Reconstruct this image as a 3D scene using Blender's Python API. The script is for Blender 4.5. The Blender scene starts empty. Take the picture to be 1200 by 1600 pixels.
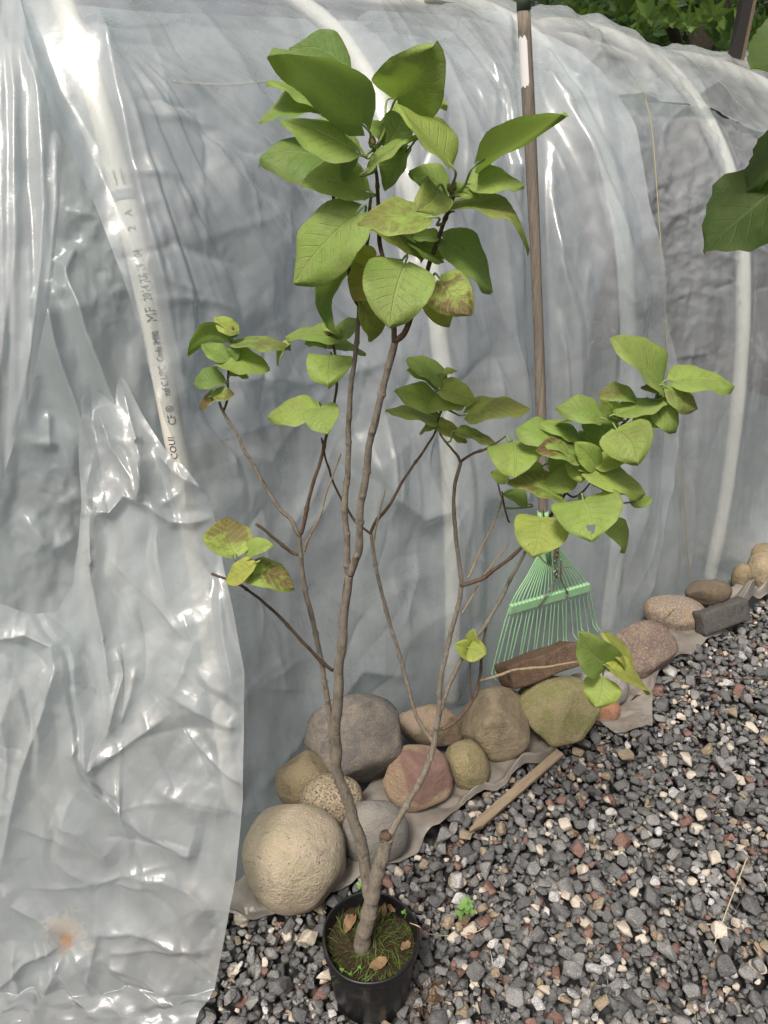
import bpy, bmesh, math, random
import numpy as np
from mathutils import Vector, Matrix, noise as mnoise
R = math.radians
random.seed(7); rng = np.random.default_rng(7)
scene = bpy.context.scene
col = scene.collection
# ------------------------------------------------------------------ camera, sky, sun, exposure
H, PITCH, F = 1.5, R(29.0), 1208.0          # eye height (m), downward pitch, focal length in photo pixels
cam = bpy.data.objects.new('camera', bpy.data.cameras.new('camera')); col.objects.link(cam)
cam.location = (0, 0, H); cam.rotation_euler = (math.pi/2 - PITCH, 0, 0)
cam.data.sensor_fit = 'VERTICAL'; cam.data.angle = 2*math.atan(800/F)
cam.data.clip_start = 0.02; cam.data.clip_end = 500
scene.camera = cam
SUN_EL, SUN_AZ = R(60), R(204)              # azimuth clockwise from +Y: behind the camera, to the left
w = bpy.data.worlds.new('World'); scene.world = w; w.use_nodes = True
nt = w.node_tree; sky = nt.nodes.new('ShaderNodeTexSky'); sky.sky_type = 'NISHITA'
sky.sun_disc = False; sky.sun_elevation = SUN_EL; sky.sun_rotation = SUN_AZ
sky.air_density = 0.8; sky.dust_density = 8.0; sky.ozone_density = 0.3
bg = nt.nodes['Background']; nt.links.new(sky.outputs[0], bg.inputs[0]); bg.inputs[1].default_value = 0.082
sd = bpy.data.lights.new('sun', 'SUN'); sd.energy = 2.7; sd.angle = R(12); sd.color = (1, .95, .88)
sun = bpy.data.objects.new('sun', sd); col.objects.link(sun); sun.location = (-3, -3, 6)
sdir = Vector((math.sin(SUN_AZ)*math.cos(SUN_EL), math.cos(SUN_AZ)*math.cos(SUN_EL), math.sin(SUN_EL)))
sun.rotation_euler = (-sdir).to_track_quat('-Z', 'Y').to_euler()
scene.view_settings.view_transform = 'Standard'; scene.view_settings.look = 'None'
scene.view_settings.exposure = 0.38; scene.view_settings.gamma = 1.0
scene.render.engine = 'CYCLES'
scene.cycles.use_denoising = True
scene.cycles.max_bounces = 7; scene.cycles.transparent_max_bounces = 12
scene.cycles.diffuse_bounces = 3; scene.cycles.transmission_bounces = 4; scene.cycles.glossy_bounces = 3
scene.cycles.sample_clamp_indirect = 6; scene.cycles.caustics_reflective = False; scene.cycles.caustics_refractive = False

# ------------------------------------------------------------------ pixel <-> place
CP, SP = math.cos(PITCH), math.sin(PITCH)
def ray(u, v):
    x = (u-600)/F; q = (800-v)/F
    return np.array([x, CP+q*SP, -SP+q*CP])
def at(u, v, Y):                            # where the pixel's ray meets the vertical plane y = Y
    d = ray(u, v); s = Y/d[1]; return np.array([d[0]*s, Y, H+d[2]*s])
def ground(u, v, z=0.0):
    d = ray(u, v); s = (z-H)/d[2]; return np.array([d[0]*s, d[1]*s, z])
def project(P):
    P = np.asarray(P, float); x = P[..., 0]; y = P[..., 1]; z = P[..., 2]-H
    dep = y*CP - z*SP; up = y*SP + z*CP
    return 600+F*x/dep, 800-F*up/dep
# the tunnel's front wall: a base line on the ground, its direction and the normal into the tunnel
WA = np.array([.45, 1.82]); WD = np.array([.84, .5426]); WN = np.array([-.5426, .84])
PROF = np.array([(-.012, -.02), (-.006, .15), (.0, .3), (.03, .6), (.075, .88), (.135, 1.12), (.229, 1.317), (.33, 1.445), (.441, 1.545),
                 (.54, 1.607), (.64, 1.648), (.78, 1.692), (.95, 1.728), (1.12, 1.732), (1.3, 1.69), (1.5, 1.57), (1.68, 1.42),
                 (1.82, 1.2), (1.92, .9), (1.98, .5), (2.0, 0.0)])
def _smooth_profile():
    p = PROF; s = np.r_[0, np.cumsum(np.hypot(*np.diff(p, axis=0).T))]
    k = np.linspace(0, s[-1], 500)
    n = np.interp(k, s, p[:, 0]); z = np.interp(k, s, p[:, 1])
    ker = np.hanning(31); ker /= ker.sum()
    n2 = np.convolve(np.pad(n, 15, mode='reflect', reflect_type='odd'), ker, 'valid'); z2 = np.convolve(np.pad(z, 15, mode='reflect', reflect_type='odd'), ker, 'valid')
    return k, n2, z2
PQ, PN, PZ = _smooth_profile()
QR = PQ[np.argmax(PZ)]                      # arc length at the ridge
def lean(t, n):                             # the near hoop at the left stands steeper than the others
    k = np.clip((-.40-t)/.5, 0, 1); k = k*k*(3-2*k); f = np.clip((n-.6)/1.2, 0, 1); f = f*f*(3-2*f)
    return n*(1-.40*k*(1-f))
def wall(t, q, off=0.0):                    # t along the wall, q arc length up the hoop, off outwards
    t = np.asarray(t, float); q = np.asarray(q, float)
    n = np.interp(q, PQ, PN); z = np.interp(q, PQ, PZ)
    dn = np.interp(q+.01, PQ, PN)-np.interp(q-.01, PQ, PN); dz = np.interp(q+.01, PQ, PZ)-np.interp(q-.01, PQ, PZ)
    L = np.hypot(dn, dz)+1e-9
    k = np.clip((t-.35)/1.1, 0, 1); k = k*k*(3-2*k)
    n = lean(t, n) - off*dz/L; z = (z + off*dn/L)*(1-.080*k)
    return np.stack([WA[0]+WD[0]*t+WN[0]*n, WA[1]+WD[1]*t+WN[1]*n, z], -1)
def wall_px(u, v, off=0.0):                 # pixel -> (t, q) on the front of the hoop surface
    d = ray(u, v); best = None
    s = np.linspace(.8, 4.0, 1600)
    X = d[0]*s; Y = d[1]*s; Z = H+d[2]*s
    n = (X-WA[0])*WN[0]+(Y-WA[1])*WN[1]; t = (X-WA[0])*WD[0]+(Y-WA[1])*WD[1]
    m = PQ <= QR
    nz = lean(t, np.interp(Z, PZ[m], PN[m])) - off
    i = np.argmax(n >= nz)
    return t[i], float(np.interp(Z[i], PZ[m], PQ[m]))

# ------------------------------------------------------------------ numeric noise
def _h(ix, iy, seed):
    a = (ix.astype(np.int64)*374761393 + iy.astype(np.int64)*668265263 + seed*1442695041) & 0xffffffff
    a = ((a ^ (a >> 13))*1274126177) & 0xffffffff
    return ((a ^ (a >> 16)) & 0xffffff)/float(0xffffff)*2-1
def vnoise(x, y, seed=0):
    ix = np.floor(x); iy = np.floor(y); fx = x-ix; fy = y-iy
    fx = fx*fx*fx*(fx*(fx*6-15)+10); fy = fy*fy*fy*(fy*(fy*6-15)+10)
    a = _h(ix, iy, seed); b = _h(ix+1, iy, seed); c = _h(ix, iy+1, seed); d = _h(ix+1, iy+1, seed)
    return (a*(1-fx)+b*fx)*(1-fy)+(c*(1-fx)+d*fx)*fy
def trinoise(x, y, seed=0):                 # flat triangular facets with sharp creases, like crumpled film
    s = (x+y)*.36602540378; xs = x+s; ys = y+s
    ix = np.floor(xs); iy = np.floor(ys); fx = xs-ix; fy = ys-iy
    a = _h(ix, iy, seed); d = _h(ix+1, iy+1, seed); up = fx > fy
    m = np.where(up, _h(ix+1, iy, seed), _h(ix, iy+1, seed))
    hi = np.maximum(fx, fy); lo = np.minimum(fx, fy)
    return a*(1-hi)+m*(hi-lo)+d*lo
def fbm(x, y, seed=0, o=3):
    r = 0; a = 1
    for i in range(o): r = r+a*vnoise(x*2**i, y*2**i, seed+i*17); a *= .5
    return r
def seg_dist(U, V, poly):                   # signed distance to a polyline in px and the 0..1 place along it
    best = np.full(U.shape, 1e9); sgn = np.ones(U.shape); par = np.zeros(U.shape); n = len(poly)-1
    for i in range(n):
        ax, ay = poly[i]; bx, by = poly[i+1]; dx, dy = bx-ax, by-ay; L2 = dx*dx+dy*dy
        k = np.clip(((U-ax)*dx+(V-ay)*dy)/L2, 0, 1)
        ex = U-(ax+k*dx); ey = V-(ay+k*dy); dd = np.hypot(ex, ey); m = dd < best
        best = np.where(m, dd, best); sgn = np.where(m, np.sign(dx*ey-dy*ex), sgn); par = np.where(m, (i+k)/n, par)
    return best*sgn, par
def folds(U, V, lines):
    h = np.zeros(U.shape)
    for poly, wd, amp, asym in lines:       # asym 0: round ridge; >0: steep on its right-hand side, <0: on the other
        d, k = seg_dist(U, V, poly)
        w2 = np.where(d > 0, wd*(1-asym), wd*(1+asym))
        taper = np.clip(np.minimum(k, 1-k)*6, 0, 1)
        x = np.abs(d)/(w2*1.9); h += .8*amp*taper*np.exp(-(np.sqrt(x*x+.002)-.0447)*1.25)
    return h

# ------------------------------------------------------------------ object helpers
def tag(o, label=None, cat=None, group=None, kind=None):
    if label: o['label'] = label
    if cat: o['category'] = cat
    if group: o['group'] = group
    if kind: o['kind'] = kind
    return o
def empty(name, loc, label=None, cat=None, group=None):
    o = bpy.data.objects.new(name, None); col.objects.link(o); o.location = tuple(loc); o.empty_display_size = .05
    return tag(o, label, cat, group)
def wloc(o):
    l = np.array(o.location)
    return l if o.parent is None else l+wloc(o.parent)
def obj(name, me, mat=None, parent=None, loc=(0, 0, 0)):
    o = bpy.data.objects.new(name, me); col.objects.link(o); o.parent = parent; o.location = tuple(loc)
    if mat and not me.materials:
        for m in (mat if isinstance(mat, (list, tuple)) else [mat]): me.materials.append(m)
    return o
def mesh(name, V, Fc, smooth=True, mi=None):
    me = bpy.data.meshes.new(name); me.from_pydata([tuple(map(float, p)) for p in V], [], Fc)
    if smooth: me.polygons.foreach_set('use_smooth', [True]*len(me.polygons))
    if mi is not None: me.polygons.foreach_set('material_index', mi)
    me.update(); return me
def put(name, V, Fc, mat, parent=None, smooth=True, origin=None, mi=None):   # V in world metres
    V = np.asarray(V, float); org = np.array(origin) if origin is not None else (wloc(parent) if parent else V.mean(0)*[1, 1, 0]+[0, 0, V[:, 2].min()])
    base = wloc(parent) if parent else np.zeros(3)
    return obj(name, mesh(name, V-org, Fc, smooth, mi), mat, parent, org-base)
def frames(P):
    P = np.asarray(P, float); T = np.gradient(P, axis=0); T /= np.linalg.norm(T, axis=1)[:, None]+1e-12
    a = np.array([.3, .2, 1.]) if abs(T[0][2]) < .9 else np.array([1., .2, .1])
    N = np.cross(T[0], a); N /= np.linalg.norm(N); out = []
    for t in T:
        N = N-t*N.dot(t); N /= np.linalg.norm(N); out.append((N.copy(), np.cross(t, N)))
    return T, out
def tube(P, rad, n=8, cap=True):
    P = np.asarray(P, float); rad = np.asarray(rad, float); T, fr = frames(P)
    rad = rad if rad.ndim == 2 else np.broadcast_to(np.broadcast_to(rad, (len(P),))[:, None], (len(P), n))
    V = []; Fc = []
    for i, p in enumerate(P):
        N, B = fr[i]
        for k in range(n):
            a = 2*math.pi*k/n; V.append(p+rad[i, k]*(math.cos(a)*N+math.sin(a)*B))
    for i in range(len(P)-1):
        for k in range(n):
            k2 = (k+1) % n; Fc.append((i*n+k, i*n+k2, (i+1)*n+k2, (i+1)*n+k))
    if cap:
        Fc.append(tuple(range(n))[::-1]); Fc.append(tuple((len(P)-1)*n+k for k in range(n)))
    return V, Fc
def spline(P, m=8):                         # Catmull-Rom through the points
    P = np.asarray(P, float); 
    if len(P) < 3: 
        k = np.linspace(0, 1, m+1)[:, None]; return P[0]*(1-k)+P[-1]*k
    Q = np.vstack([2*P[0]-P[1], P, 2*P[-1]-P[-2]]); out = []
    for i in range(1, len(Q)-2):
        for j in range(m):
            t = j/m; a, b, c, d = Q[i-1], Q[i], Q[i+1], Q[i+2]
            out.append(.5*((2*b)+(-a+c)*t+(2*a-5*b+4*c-d)*t*t+(-a+3*b-3*c+d)*t**3))
    out.append(P[-1]); return np.array(out)
def merge(parts):
    V = []; Fc = []
    for v, f in parts:
        o = len(V); V += list(v); Fc += [tuple(i+o for i in g) for g in f]
    return V, Fc
def box_vf(cx, cy, cz, sx, sy, sz):
    V = [(cx+i*sx/2, cy+j*sy/2, cz+k*sz/2) for i in (-1, 1) for j in (-1, 1) for k in (-1, 1)]
    return V, [(0, 1, 3, 2), (4, 6, 7, 5), (0, 4, 5, 1), (2, 3, 7, 6), (0, 2, 6, 4), (1, 5, 7, 3)]

# ------------------------------------------------------------------ materials
def newmat(name):
    m = bpy.data.materials.new(name); m.use_nodes = True; m.node_tree.nodes.clear()
    o = m.node_tree.nodes.new('ShaderNodeOutputMaterial'); return m, m.node_tree, o
class G:                                    # small node-graph helper
    def __init__(s, t): s.t = t
    def n(s, kind, **kw):
        x = s.t.nodes.new('ShaderNode'+kind)
        for k, v in kw.items():
            if k.startswith('i_'):
                key = k[2:]; key = int(key) if key.isdigit() else key.replace('_', ' ')
                s.set(x.inputs[key], v)
            else: setattr(x, k, v)
        return x
    def set(s, sock, v):
        if isinstance(v, bpy.types.NodeSocket): s.t.links.new(v, sock)
        else: sock.default_value = v
    def math(s, op, a, b=0.0, c=0.0, clamp=False):
        x = s.t.nodes.new('ShaderNodeMath'); x.operation = op; x.use_clamp = clamp
        for i, v in enumerate((a, b, c)): s.set(x.inputs[i], v)
        return x.outputs[0]
    def mix(s, f, a, b, blend='MIX'):
        x = s.t.nodes.new('ShaderNodeMix'); x.data_type = 'RGBA'; x.blend_type = blend
        s.set(x.inputs[0], f); s.set(x.inputs[6], c4(a)); s.set(x.inputs[7], c4(b)); return x.outputs[2]
    def ramp(s, f, stops):
        x = s.t.nodes.new('ShaderNodeValToRGB'); e = x.color_ramp.elements
        while len(e) < len(stops): e.new(.5)
        for k, (p, c) in zip(e, stops): k.position = p; k.color = c4(c) if not isinstance(c, (int, float)) else (c, c, c, 1)
        s.set(x.inputs[0], f); return x.outputs[0]
    def noise(s, vec, scale, detail=3, rough=.55, dist=0.0):
        x = s.n('TexNoise', i_Scale=scale, i_Detail=detail, i_Roughness=rough, i_Distortion=dist)
        if vec is not None: s.set(x.inputs['Vector'], vec)
        return x.outputs['Fac']
    def sstep(s, f, a, b):
        x = s.n('MapRange', interpolation_type='SMOOTHSTEP'); s.set(x.inputs[0], f); s.set(x.inputs[1], a); s.set(x.inputs[2], b); return x.outputs[0]
def c4(c):
    if isinstance(c, bpy.types.NodeSocket): return c
    return (*c[:3], 1) if len(c) >= 3 else c
def principled(name, base, rough=.7, spec=.4, build=None, bump=None, bump_d=.002):
    m, t, o = newmat(name); g = G(t); tc = g.n('TexCoord').outputs['Object']
    b = g.n('BsdfPrincipled', i_Roughness=rough); b.inputs['Specular IOR Level'].default_value = spec
    c = build(g, tc) if build else base
    g.set(b.inputs['Base Color'], c4(c))
    if bump:
        bn = g.n('Bump', i_Strength=.8, i_Distance=bump_d); g.set(bn.inputs['Height'], bump(g, tc)); g.set(b.inputs['Normal'], bn.outputs[0])
    t.links.new(b.outputs[0], o.inputs[0]); return m
def film(name, tint=(.80, .83, .84), clear=.34, rough=.16, dirt=None, bump=.0012, gloss=.9, transl=.45, stain=None):
    """translucent polythene: part clear, part milky, with a glossy skin"""
    m, t, o = newmat(name); g = G(t); tc = g.n('TexCoord').outputs['Object']
    n1 = g.noise(tc, 9, 4, .6); n2 = g.noise(tc, 42, 3, .6, .6)
    b1 = g.n('Bump', i_Strength=.9, i_Distance=bump*1.5); g.set(b1.inputs['Height'], g.math('ADD', n2, g.math('MULTIPLY', g.noise(tc, 150, 2, .5), .3)))
    nrm = b1.outputs[0]
    c = g.mix(g.math('MULTIPLY', n1, .35), tint, tuple(x*.86 for x in tint))
    mp = g.n('Mapping'); mp.inputs['Scale'].default_value = (1, 1, .10); mp.inputs['Rotation'].default_value = (0, .12, 0); g.set(mp.inputs[0], tc)
    n3 = g.noise(mp.outputs[0], 16, 5, .65, .5)           # milky streaks and clearer windows in the film
    cl = g.math('MULTIPLY_ADD', g.sstep(n1, .30, .70), -.10, clear+.05); cl = g.math('MULTIPLY_ADD', g.sstep(n3, .34, .70), -.07, g.math('ADD', cl, .035), clamp=True)

    if dirt:
        dm = g.sstep(g.noise(tc, 7, 5, .65, .4), .42, .78)
        c = g.mix(g.math('MULTIPLY', dm, dirt[1]), c, dirt[0]); cl = g.math('MULTIPLY_ADD', dm, -dirt[1]*.3, cl)
    # fine specks of dirt on the film
    spk = g.sstep(g.noise(tc, 230, 1, .5), .74, .80); c = g.mix(g.math('MULTIPLY', spk, .35), c, (.16, .13, .10))
    if stain:
        for (p, r, sc_) in stain:
            d = g.n('VectorMath', operation='DISTANCE'); g.set(d.inputs[0], tc); d.inputs[1].default_value = tuple(p)
            k = g.math('ADD', g.math('DIVIDE', d.outputs['Value'], r), g.math('MULTIPLY', g.math('SUBTRACT', g.noise(tc, 26, 5, .7, 1.0), .5), 2.6))
            f = g.sstep(k, 1.0, .35); c = g.mix(g.math('MULTIPLY', f, .62), c, sc_); cl = g.math('MULTIPLY', cl, g.math('SUBTRACT', 1.0, g.math('MULTIPLY', f, .8)))
    dif = g.n('BsdfDiffuse'); g.set(dif.inputs[0], c); g.set(dif.inputs['Normal'], nrm)
    tl = g.n('BsdfTranslucent'); g.set(tl.inputs[0], c)
    m1 = g.n('MixShader', i_0=transl); t.links.new(dif.outputs[0], m1.inputs[1]); t.links.new(tl.outputs[0], m1.inputs[2])
    tr = g.n('BsdfTransparent'); g.set(tr.inputs[0], (.88, .93, .94, 1))
    m2 = g.n('MixShader'); g.set(m2.inputs[0], cl); t.links.new(m1.outputs[0], m2.inputs[1]); t.links.new(tr.outputs[0], m2.inputs[2])
    gl = g.n('BsdfGlossy', i_Roughness=rough); g.set(gl.inputs['Normal'], nrm); gl.inputs[0].default_value = (1, 1, 1, 1)
    lw = g.n('LayerWeight', i_Blend=.5); g.set(lw.inputs['Normal'], nrm); fz = g.math('POWER', lw.outputs['Facing'], 3.5)
    m3 = g.n('MixShader'); g.set(m3.inputs[0], g.math('MULTIPLY', g.math('MULTIPLY_ADD', fz, .46, .065), gloss, clamp=True)); t.links.new(m2.outputs[0], m3.inputs[1]); t.links.new(gl.outputs[0], m3.inputs[2])
    t.links.new(m3.outputs[0], o.inputs[0]); return m
def rockmat(name, c1, c2, c3, speck=.5, scale=14, fine=110, stripe=None, moss=None, pits=0.0, rough=.85):
    scale *= 2.6; fine *= 2.4; speck = min(1, speck*1.35)
    def build(g, tc):
        n = g.noise(tc, scale, 6, .68, .4); c = g.mix(g.sstep(n, .40, .60), c1, c2); nb = g.noise(tc, scale*.5, 5, .7, .8); c = g.mix(g.math('MULTIPLY', g.sstep(nb, .50, .66), .45), c, tuple(x*.5 for x in c2))
        f = g.noise(tc, fine, 3, .7); c = g.mix(g.math('MULTIPLY', g.sstep(f, .49, .62), speck), c, c3)
        f2 = g.noise(tc, fine*1.9, 2, .6); c = g.mix(g.math('MULTIPLY', g.sstep(f2, .60, .70), speck), c, tuple(min(1, x*1.7) for x in c1))
        f3 = g.noise(tc, fine*1.3, 2, .6); c = g.mix(g.math('MULTIPLY', g.sstep(f3, .62, .70), speck*.8), c, tuple(x*.35 for x in c1))
        if stripe:
            wv = g.n('TexWave', i_Scale=stripe[1], i_Distortion=5.0, i_Detail=3.0); mp = g.n('Mapping'); mp.inputs['Rotation'].default_value = stripe[2]
            g.set(mp.inputs[0], tc); g.set(wv.inputs['Vector'], mp.outputs[0]); c = g.mix(g.math('MULTIPLY', g.sstep(wv.outputs['Fac'], .55, .8), .8), c, stripe[0])
        if moss:
            mk = g.sstep(g.noise(tc, 20, 6, .7, .5), moss[2], moss[2]+.25); c = g.mix(g.math('MULTIPLY', mk, moss[1]), c, moss[0])
        if pits:
            pk = g.sstep(g.noise(tc, 170, 2, .5), .66, .71); c = g.mix(g.math('MULTIPLY', pk, pits), c, tuple(x*.3 for x in c1))
        return c
    def bump(g, tc):
        return g.math('ADD', g.noise(tc, 55, 6, .72), g.math('MULTIPLY', g.noise(tc, fine, 3, .65), .35))
    return principled(name, c1, rough, .25, build, bump, .011)
# ------------------------------------------------------------------ ground
def gravel_far(g, tc):
    v = g.n('TexVoronoi', i_Scale=38.0); g.set(v.inputs['Vector'], tc)
    c = g.ramp(v.outputs['Color'], [(0, (.03, .032, .036)), (.55, (.085, .088, .092)), (.8, (.17, .14, .12)), (1, (.5, .46, .4))])
    return g.mix(g.sstep(v.outputs['Distance'], .25, .6), c, (.02, .019, .018))
M_far = principled('gravel_far', (.06, .06, .06), .9, .2, gravel_far)
M_soil = principled('soil', (.03, .022, .015), .95, .1, lambda g, tc: g.mix(g.noise(tc, 60, 4, .7), (.018, .012, .008), (.07, .05, .033)), lambda g, tc: g.noise(tc, 160, 4, .7), .006)
M_dirt = principled('tunnel_soil', (.05, .05, .048), .95, .1, lambda g, tc: g.mix(g.noise(tc, 14, 5, .7), (.10, .115, .118), (.17, .185, .185)))
E = 60.0
ground_o = tag(obj('ground', mesh('ground', [(-E, -E, -.035), (E, -E, -.035), (E, E, -.035), (-E, E, -.035)], [(0, 1, 2, 3)], False), M_far), kind='structure')
fl = wall(np.array([-2.4, 2.6, 2.6, -2.4]), np.zeros(4)); 
c_ = [np.r_[WA+WD*t+WN*n, -.012] for t, n in ((-2.4, -.22), (2.6, -.22), (2.6, 2.05), (-2.4, 2.05))]
tag(put('soil_path', c_, [(0, 1, 2, 3)], M_dirt, None, False), kind='structure')

# ------------------------------------------------------------------ the polythene tunnel
M_film = film('film_cover', (.77, .815, .83), .635, .20, bump=.0003, transl=.36)
M_film_b = film('film_cover_right', (.77, .81, .825), .60, .19, bump=.0004, transl=.40, dirt=((.42, .34, .26), .25))
M_roof = film('film_roof', (.72, .755, .76), .52, .2, bump=.0005, transl=.45)
M_rear = film('film_rear', (.56, .63, .64), .10, .5, bump=.0006, transl=.5, gloss=.3)
M_skirt = film('film_skirt', (.34, .31, .27), .14, .34, dirt=((.10, .078, .058), .9), bump=.0015, transl=.2, gloss=.55)  # real dirt; dark tint and heavy noise also paint in shade under stones
M_pvc = principled('pvc', (.84, .81, .74), .35, .5, lambda g, tc: g.mix(g.noise(tc, 20, 3), (.74, .71, .64), (.64, .60, .52)))
M_ink = principled('ink', (.03, .03, .035), .6, .3)
M_tape = principled('grey_tape', (.33, .34, .36), .5, .3)
M_rope = principled('rope', (.72, .66, .5), .8, .2)
M_twine = principled('twine', (.36, .33, .16), .8, .2)
tunnel = empty('poly_tunnel', (*WA, 0), 'low hoop tunnel of white plastic pipes wrapped in wrinkled translucent polythene sheeting', 'poly tunnel')

def grid_mesh(name, P, mat, parent, keep=None):
    h, w_ = P.shape[:2]; idx = np.arange(h*w_).reshape(h, w_)
    q = np.stack([idx[:-1, :-1], idx[:-1, 1:], idx[1:, 1:], idx[1:, :-1]], -1)
    if keep is not None: q = q[keep[:-1, :-1] & keep[1:, :-1] & keep[:-1, 1:] & keep[1:, 1:]]
    q = q.reshape(-1, 4); V = (P.reshape(-1, 3)-wloc(parent)).astype(np.float32)
    me = bpy.data.meshes.new(name); me.vertices.add(len(V)); me.vertices.foreach_set('co', V.ravel())
    me.loops.add(q.size); me.loops.foreach_set('vertex_index', q.ravel().astype(np.int32))
    me.polygons.add(len(q)); me.polygons.foreach_set('loop_start', np.arange(0, q.size, 4, dtype=np.int32))
    me.polygons.foreach_set('use_smooth', np.ones(len(q), bool)); me.update(calc_edges=True); me.validate()
    return obj(name, me, mat, parent)
def displace(P, h):
    du = np.gradient(P, axis=1); dv = np.gradient(P, axis=0); N = np.cross(du, dv); N /= np.linalg.norm(N, axis=-1)[..., None]+1e-12
    s = np.sign(((np.array([0, 0, H])-P)*N).sum(-1)); s[s == 0] = 1
    med = np.sign(np.median(s)); 
    return P+N*med*h[..., None]
def crumple(U, V, size, seed, ang=0.0, stretch=1.0):
    ca, sa = math.cos(ang), math.sin(ang)
    x = (U*ca+V*sa)/size; y = (-U*sa+V*ca)/(size*stretch)
    wx = fbm(x*.6, y*.6, seed+5, 2)*.55; wy = fbm(x*.6+9, y*.6, seed+6, 2)*.55
    return trinoise(x+wx, y+wy, seed)+.45*trinoise(x*2.1+wy, y*2.1+wx, seed+1)+.2*trinoise(x*4.3, y*4.3+wx, seed+2)
def blob(U, V, u, v, ru, rv): return np.exp(-((U-u)/ru)**2-((V-v)/rv)**2)
def smooth01(x): x = np.clip(x, 0, 1); return x*x*(3-2*x)
def pleat(x, seed, skew=.78):               # saw-like folds with a long and a steep side, uneven heights
    i = np.floor(x); f = x-i; a0 = .35+.65*(_h(i, i*0, seed)*.5+.5); sk = np.where(_h(i, i*0+3, seed) > -.2, skew, 1-skew)
    t = np.where(f < sk, f/sk, (1-f)/(1-sk)); t = t*t*(3-2*t)*.55+t*.45
    return a0*t
def creases(U, V, n, u0, u1, v0, v1, ang, spread, seed, amp=.004, wd=(3.5, 7), ln=(50, 220)):
    rs = np.random.default_rng(seed); h = np.zeros(U.shape)            # thin sharp creases
    for _ in range(n):
        cu = rs.uniform(u0, u1); cv = rs.uniform(v0, v1); L = rs.uniform(*ln)/2; a0 = ang(cu, cv)+rs.normal()*spread; w_ = rs.uniform(*wd); k = amp*rs.uniform(.4, 1.3)*rs.choice([-1, 1], p=[.35, .65])
        m = (np.abs(U-cu) < L+w_*6) & (np.abs(V-cv) < L+w_*6)
        if not m.any(): continue
        x = U[m]-cu; y = V[m]-cv; dx, dy = math.cos(a0), math.sin(a0); s_ = x*dx+y*dy; q_ = -x*dy+y*dx+.10*L*np.sin(s_/L*2+k*900); tp = np.clip(1-np.abs(s_)/L, 0, 1)**.7
        asy = np.where(q_ > 0, 1.0, 2.6); h[m] += k*tp*np.exp(-np.abs(q_)/(w_*asy))
    return h
HOOPS = [-.97, -.32, .30, .81, 1.42, 2.0]
def sag(t, q, lo=.024, dip=.035):
    d = np.min(np.abs(t[..., None]-np.array(HOOPS)), -1)
    return lo-dip*smooth01(d/.30)*np.clip(q/.5, 0, 1)

def over_pipes(T_, base, h, r=.0232):
    d = np.min(np.abs(T_[..., None]-np.array(HOOPS)), -1); req = r*(1-(d/.05)**2)
    return np.maximum(base+h, req)-base
# hoop pipes, with print and grey joint bands on the nearest one
def hoop(t, r=.021):
    P = wall(np.full(90, t), np.linspace(.0, QR+.02, 90)); V, Fc = tube(P, r, 14); return put('hoop_pipe', V, Fc, M_pvc, tunnel)
pipes = [hoop(t) for t in HOOPS]
left_pipe = pipes[0]
rt_ = np.linspace(-2.0, 2.25, 60); V, Fc = tube(wall(rt_, np.full(60, QR), -.018), .021, 12); put('ridge_pipe', V, Fc, M_pvc, tunnel)
qq = np.linspace(.02, QR, 600); pu, pv = project(wall(np.full(600, HOOPS[0]), qq))
def q_at(v): return float(np.interp(-v, -pv[::1][:], qq)) if pv[0] > pv[-1] else float(np.interp(v, pv, qq))
def pipe_frame(q, t):
    p = wall(t, q); a = wall(t, q+.005)-wall(t, q-.005); a /= np.linalg.norm(a)
    e = np.array([0, 0, H])-p; e -= a*e.dot(a); e /= np.linalg.norm(e); left = np.cross(a, e)
    if left[0] > 0: left = -left
    return p, a, e, left
def on_pipe(pts, q0, t, r):                 # (along, across) metres -> the pipe's surface
    out = []
    for x, y in pts:
        p, a, e, l = pipe_frame(q0+x, t); th = y/r; out.append(p+(r+.0007)*(math.cos(th)*e+math.sin(th)*l))
    return out
def text_mesh(s, size):
    c = bpy.data.curves.new('t', 'FONT'); c.body = s; c.size = size; c.resolution_u = 2; o = bpy.data.objects.new('t', c); col.objects.link(o)
    bpy.context.view_layer.update(); me = bpy.data.meshes.new_from_object(o.evaluated_get(bpy.context.evaluated_depsgraph_get()))
    V = [tuple(v.co[:2]) for v in me.vertices]; Fc = [tuple(p.vertices) for p in me.polygons]
    bpy.data.objects.remove(o); bpy.data.meshes.remove(me); return V, Fc
def pipe_text(s, v, size, stretch=1.0, across=None):
    V, Fc = text_mesh(s, size); hgt = max(p[1] for p in V); off = -hgt/2 if across is None else across
    V = on_pipe([(x*stretch, y+off) for x, y in V], q_at(v), HOOPS[0], .021); put('printed_text', V, Fc, M_ink, left_pipe, False)
pipe_text('COUI', 712, .018, 1.0, .001); pipe_text('CF \u00ae', 660, .020, .85); pipe_text('nsf C UPC', 615, .018, .72); pipe_text('Code IM90', 562, .017, .70)
pipe_text('MF', 503, .026, .85); pipe_text('2014 JUl 19 . 04', 470, .021, .66); pipe_text('2   A', 364, .019, 1.0)
def pipe_band(v0, v1, mat, rr=.0215):
    a, b = q_at(v0), q_at(v1); P = wall(np.full(6, HOOPS[0]), np.linspace(a, b, 6)); V, Fc = tube(P, rr, 16); put('joint_band', V, Fc, mat, left_pipe)
pipe_band(316, 300, M_tape); pipe_band(106, 94, M_tape)
def strokes(v0, v1, n, wd, hgt):
    a, b = q_at(v0), q_at(v1); parts = []
    for i in range(n):
        x = (b-a)*i/n; parts.append(([(x, -hgt/2), (x+wd, -hgt/2), (x+wd, hgt/2), (x, hgt/2)], [(0, 1, 2, 3)]))
    V, Fc = merge(parts); put('printed_bars', on_pipe(V, a, HOOPS[0], .021), Fc, M_ink, left_pipe, False)
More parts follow.
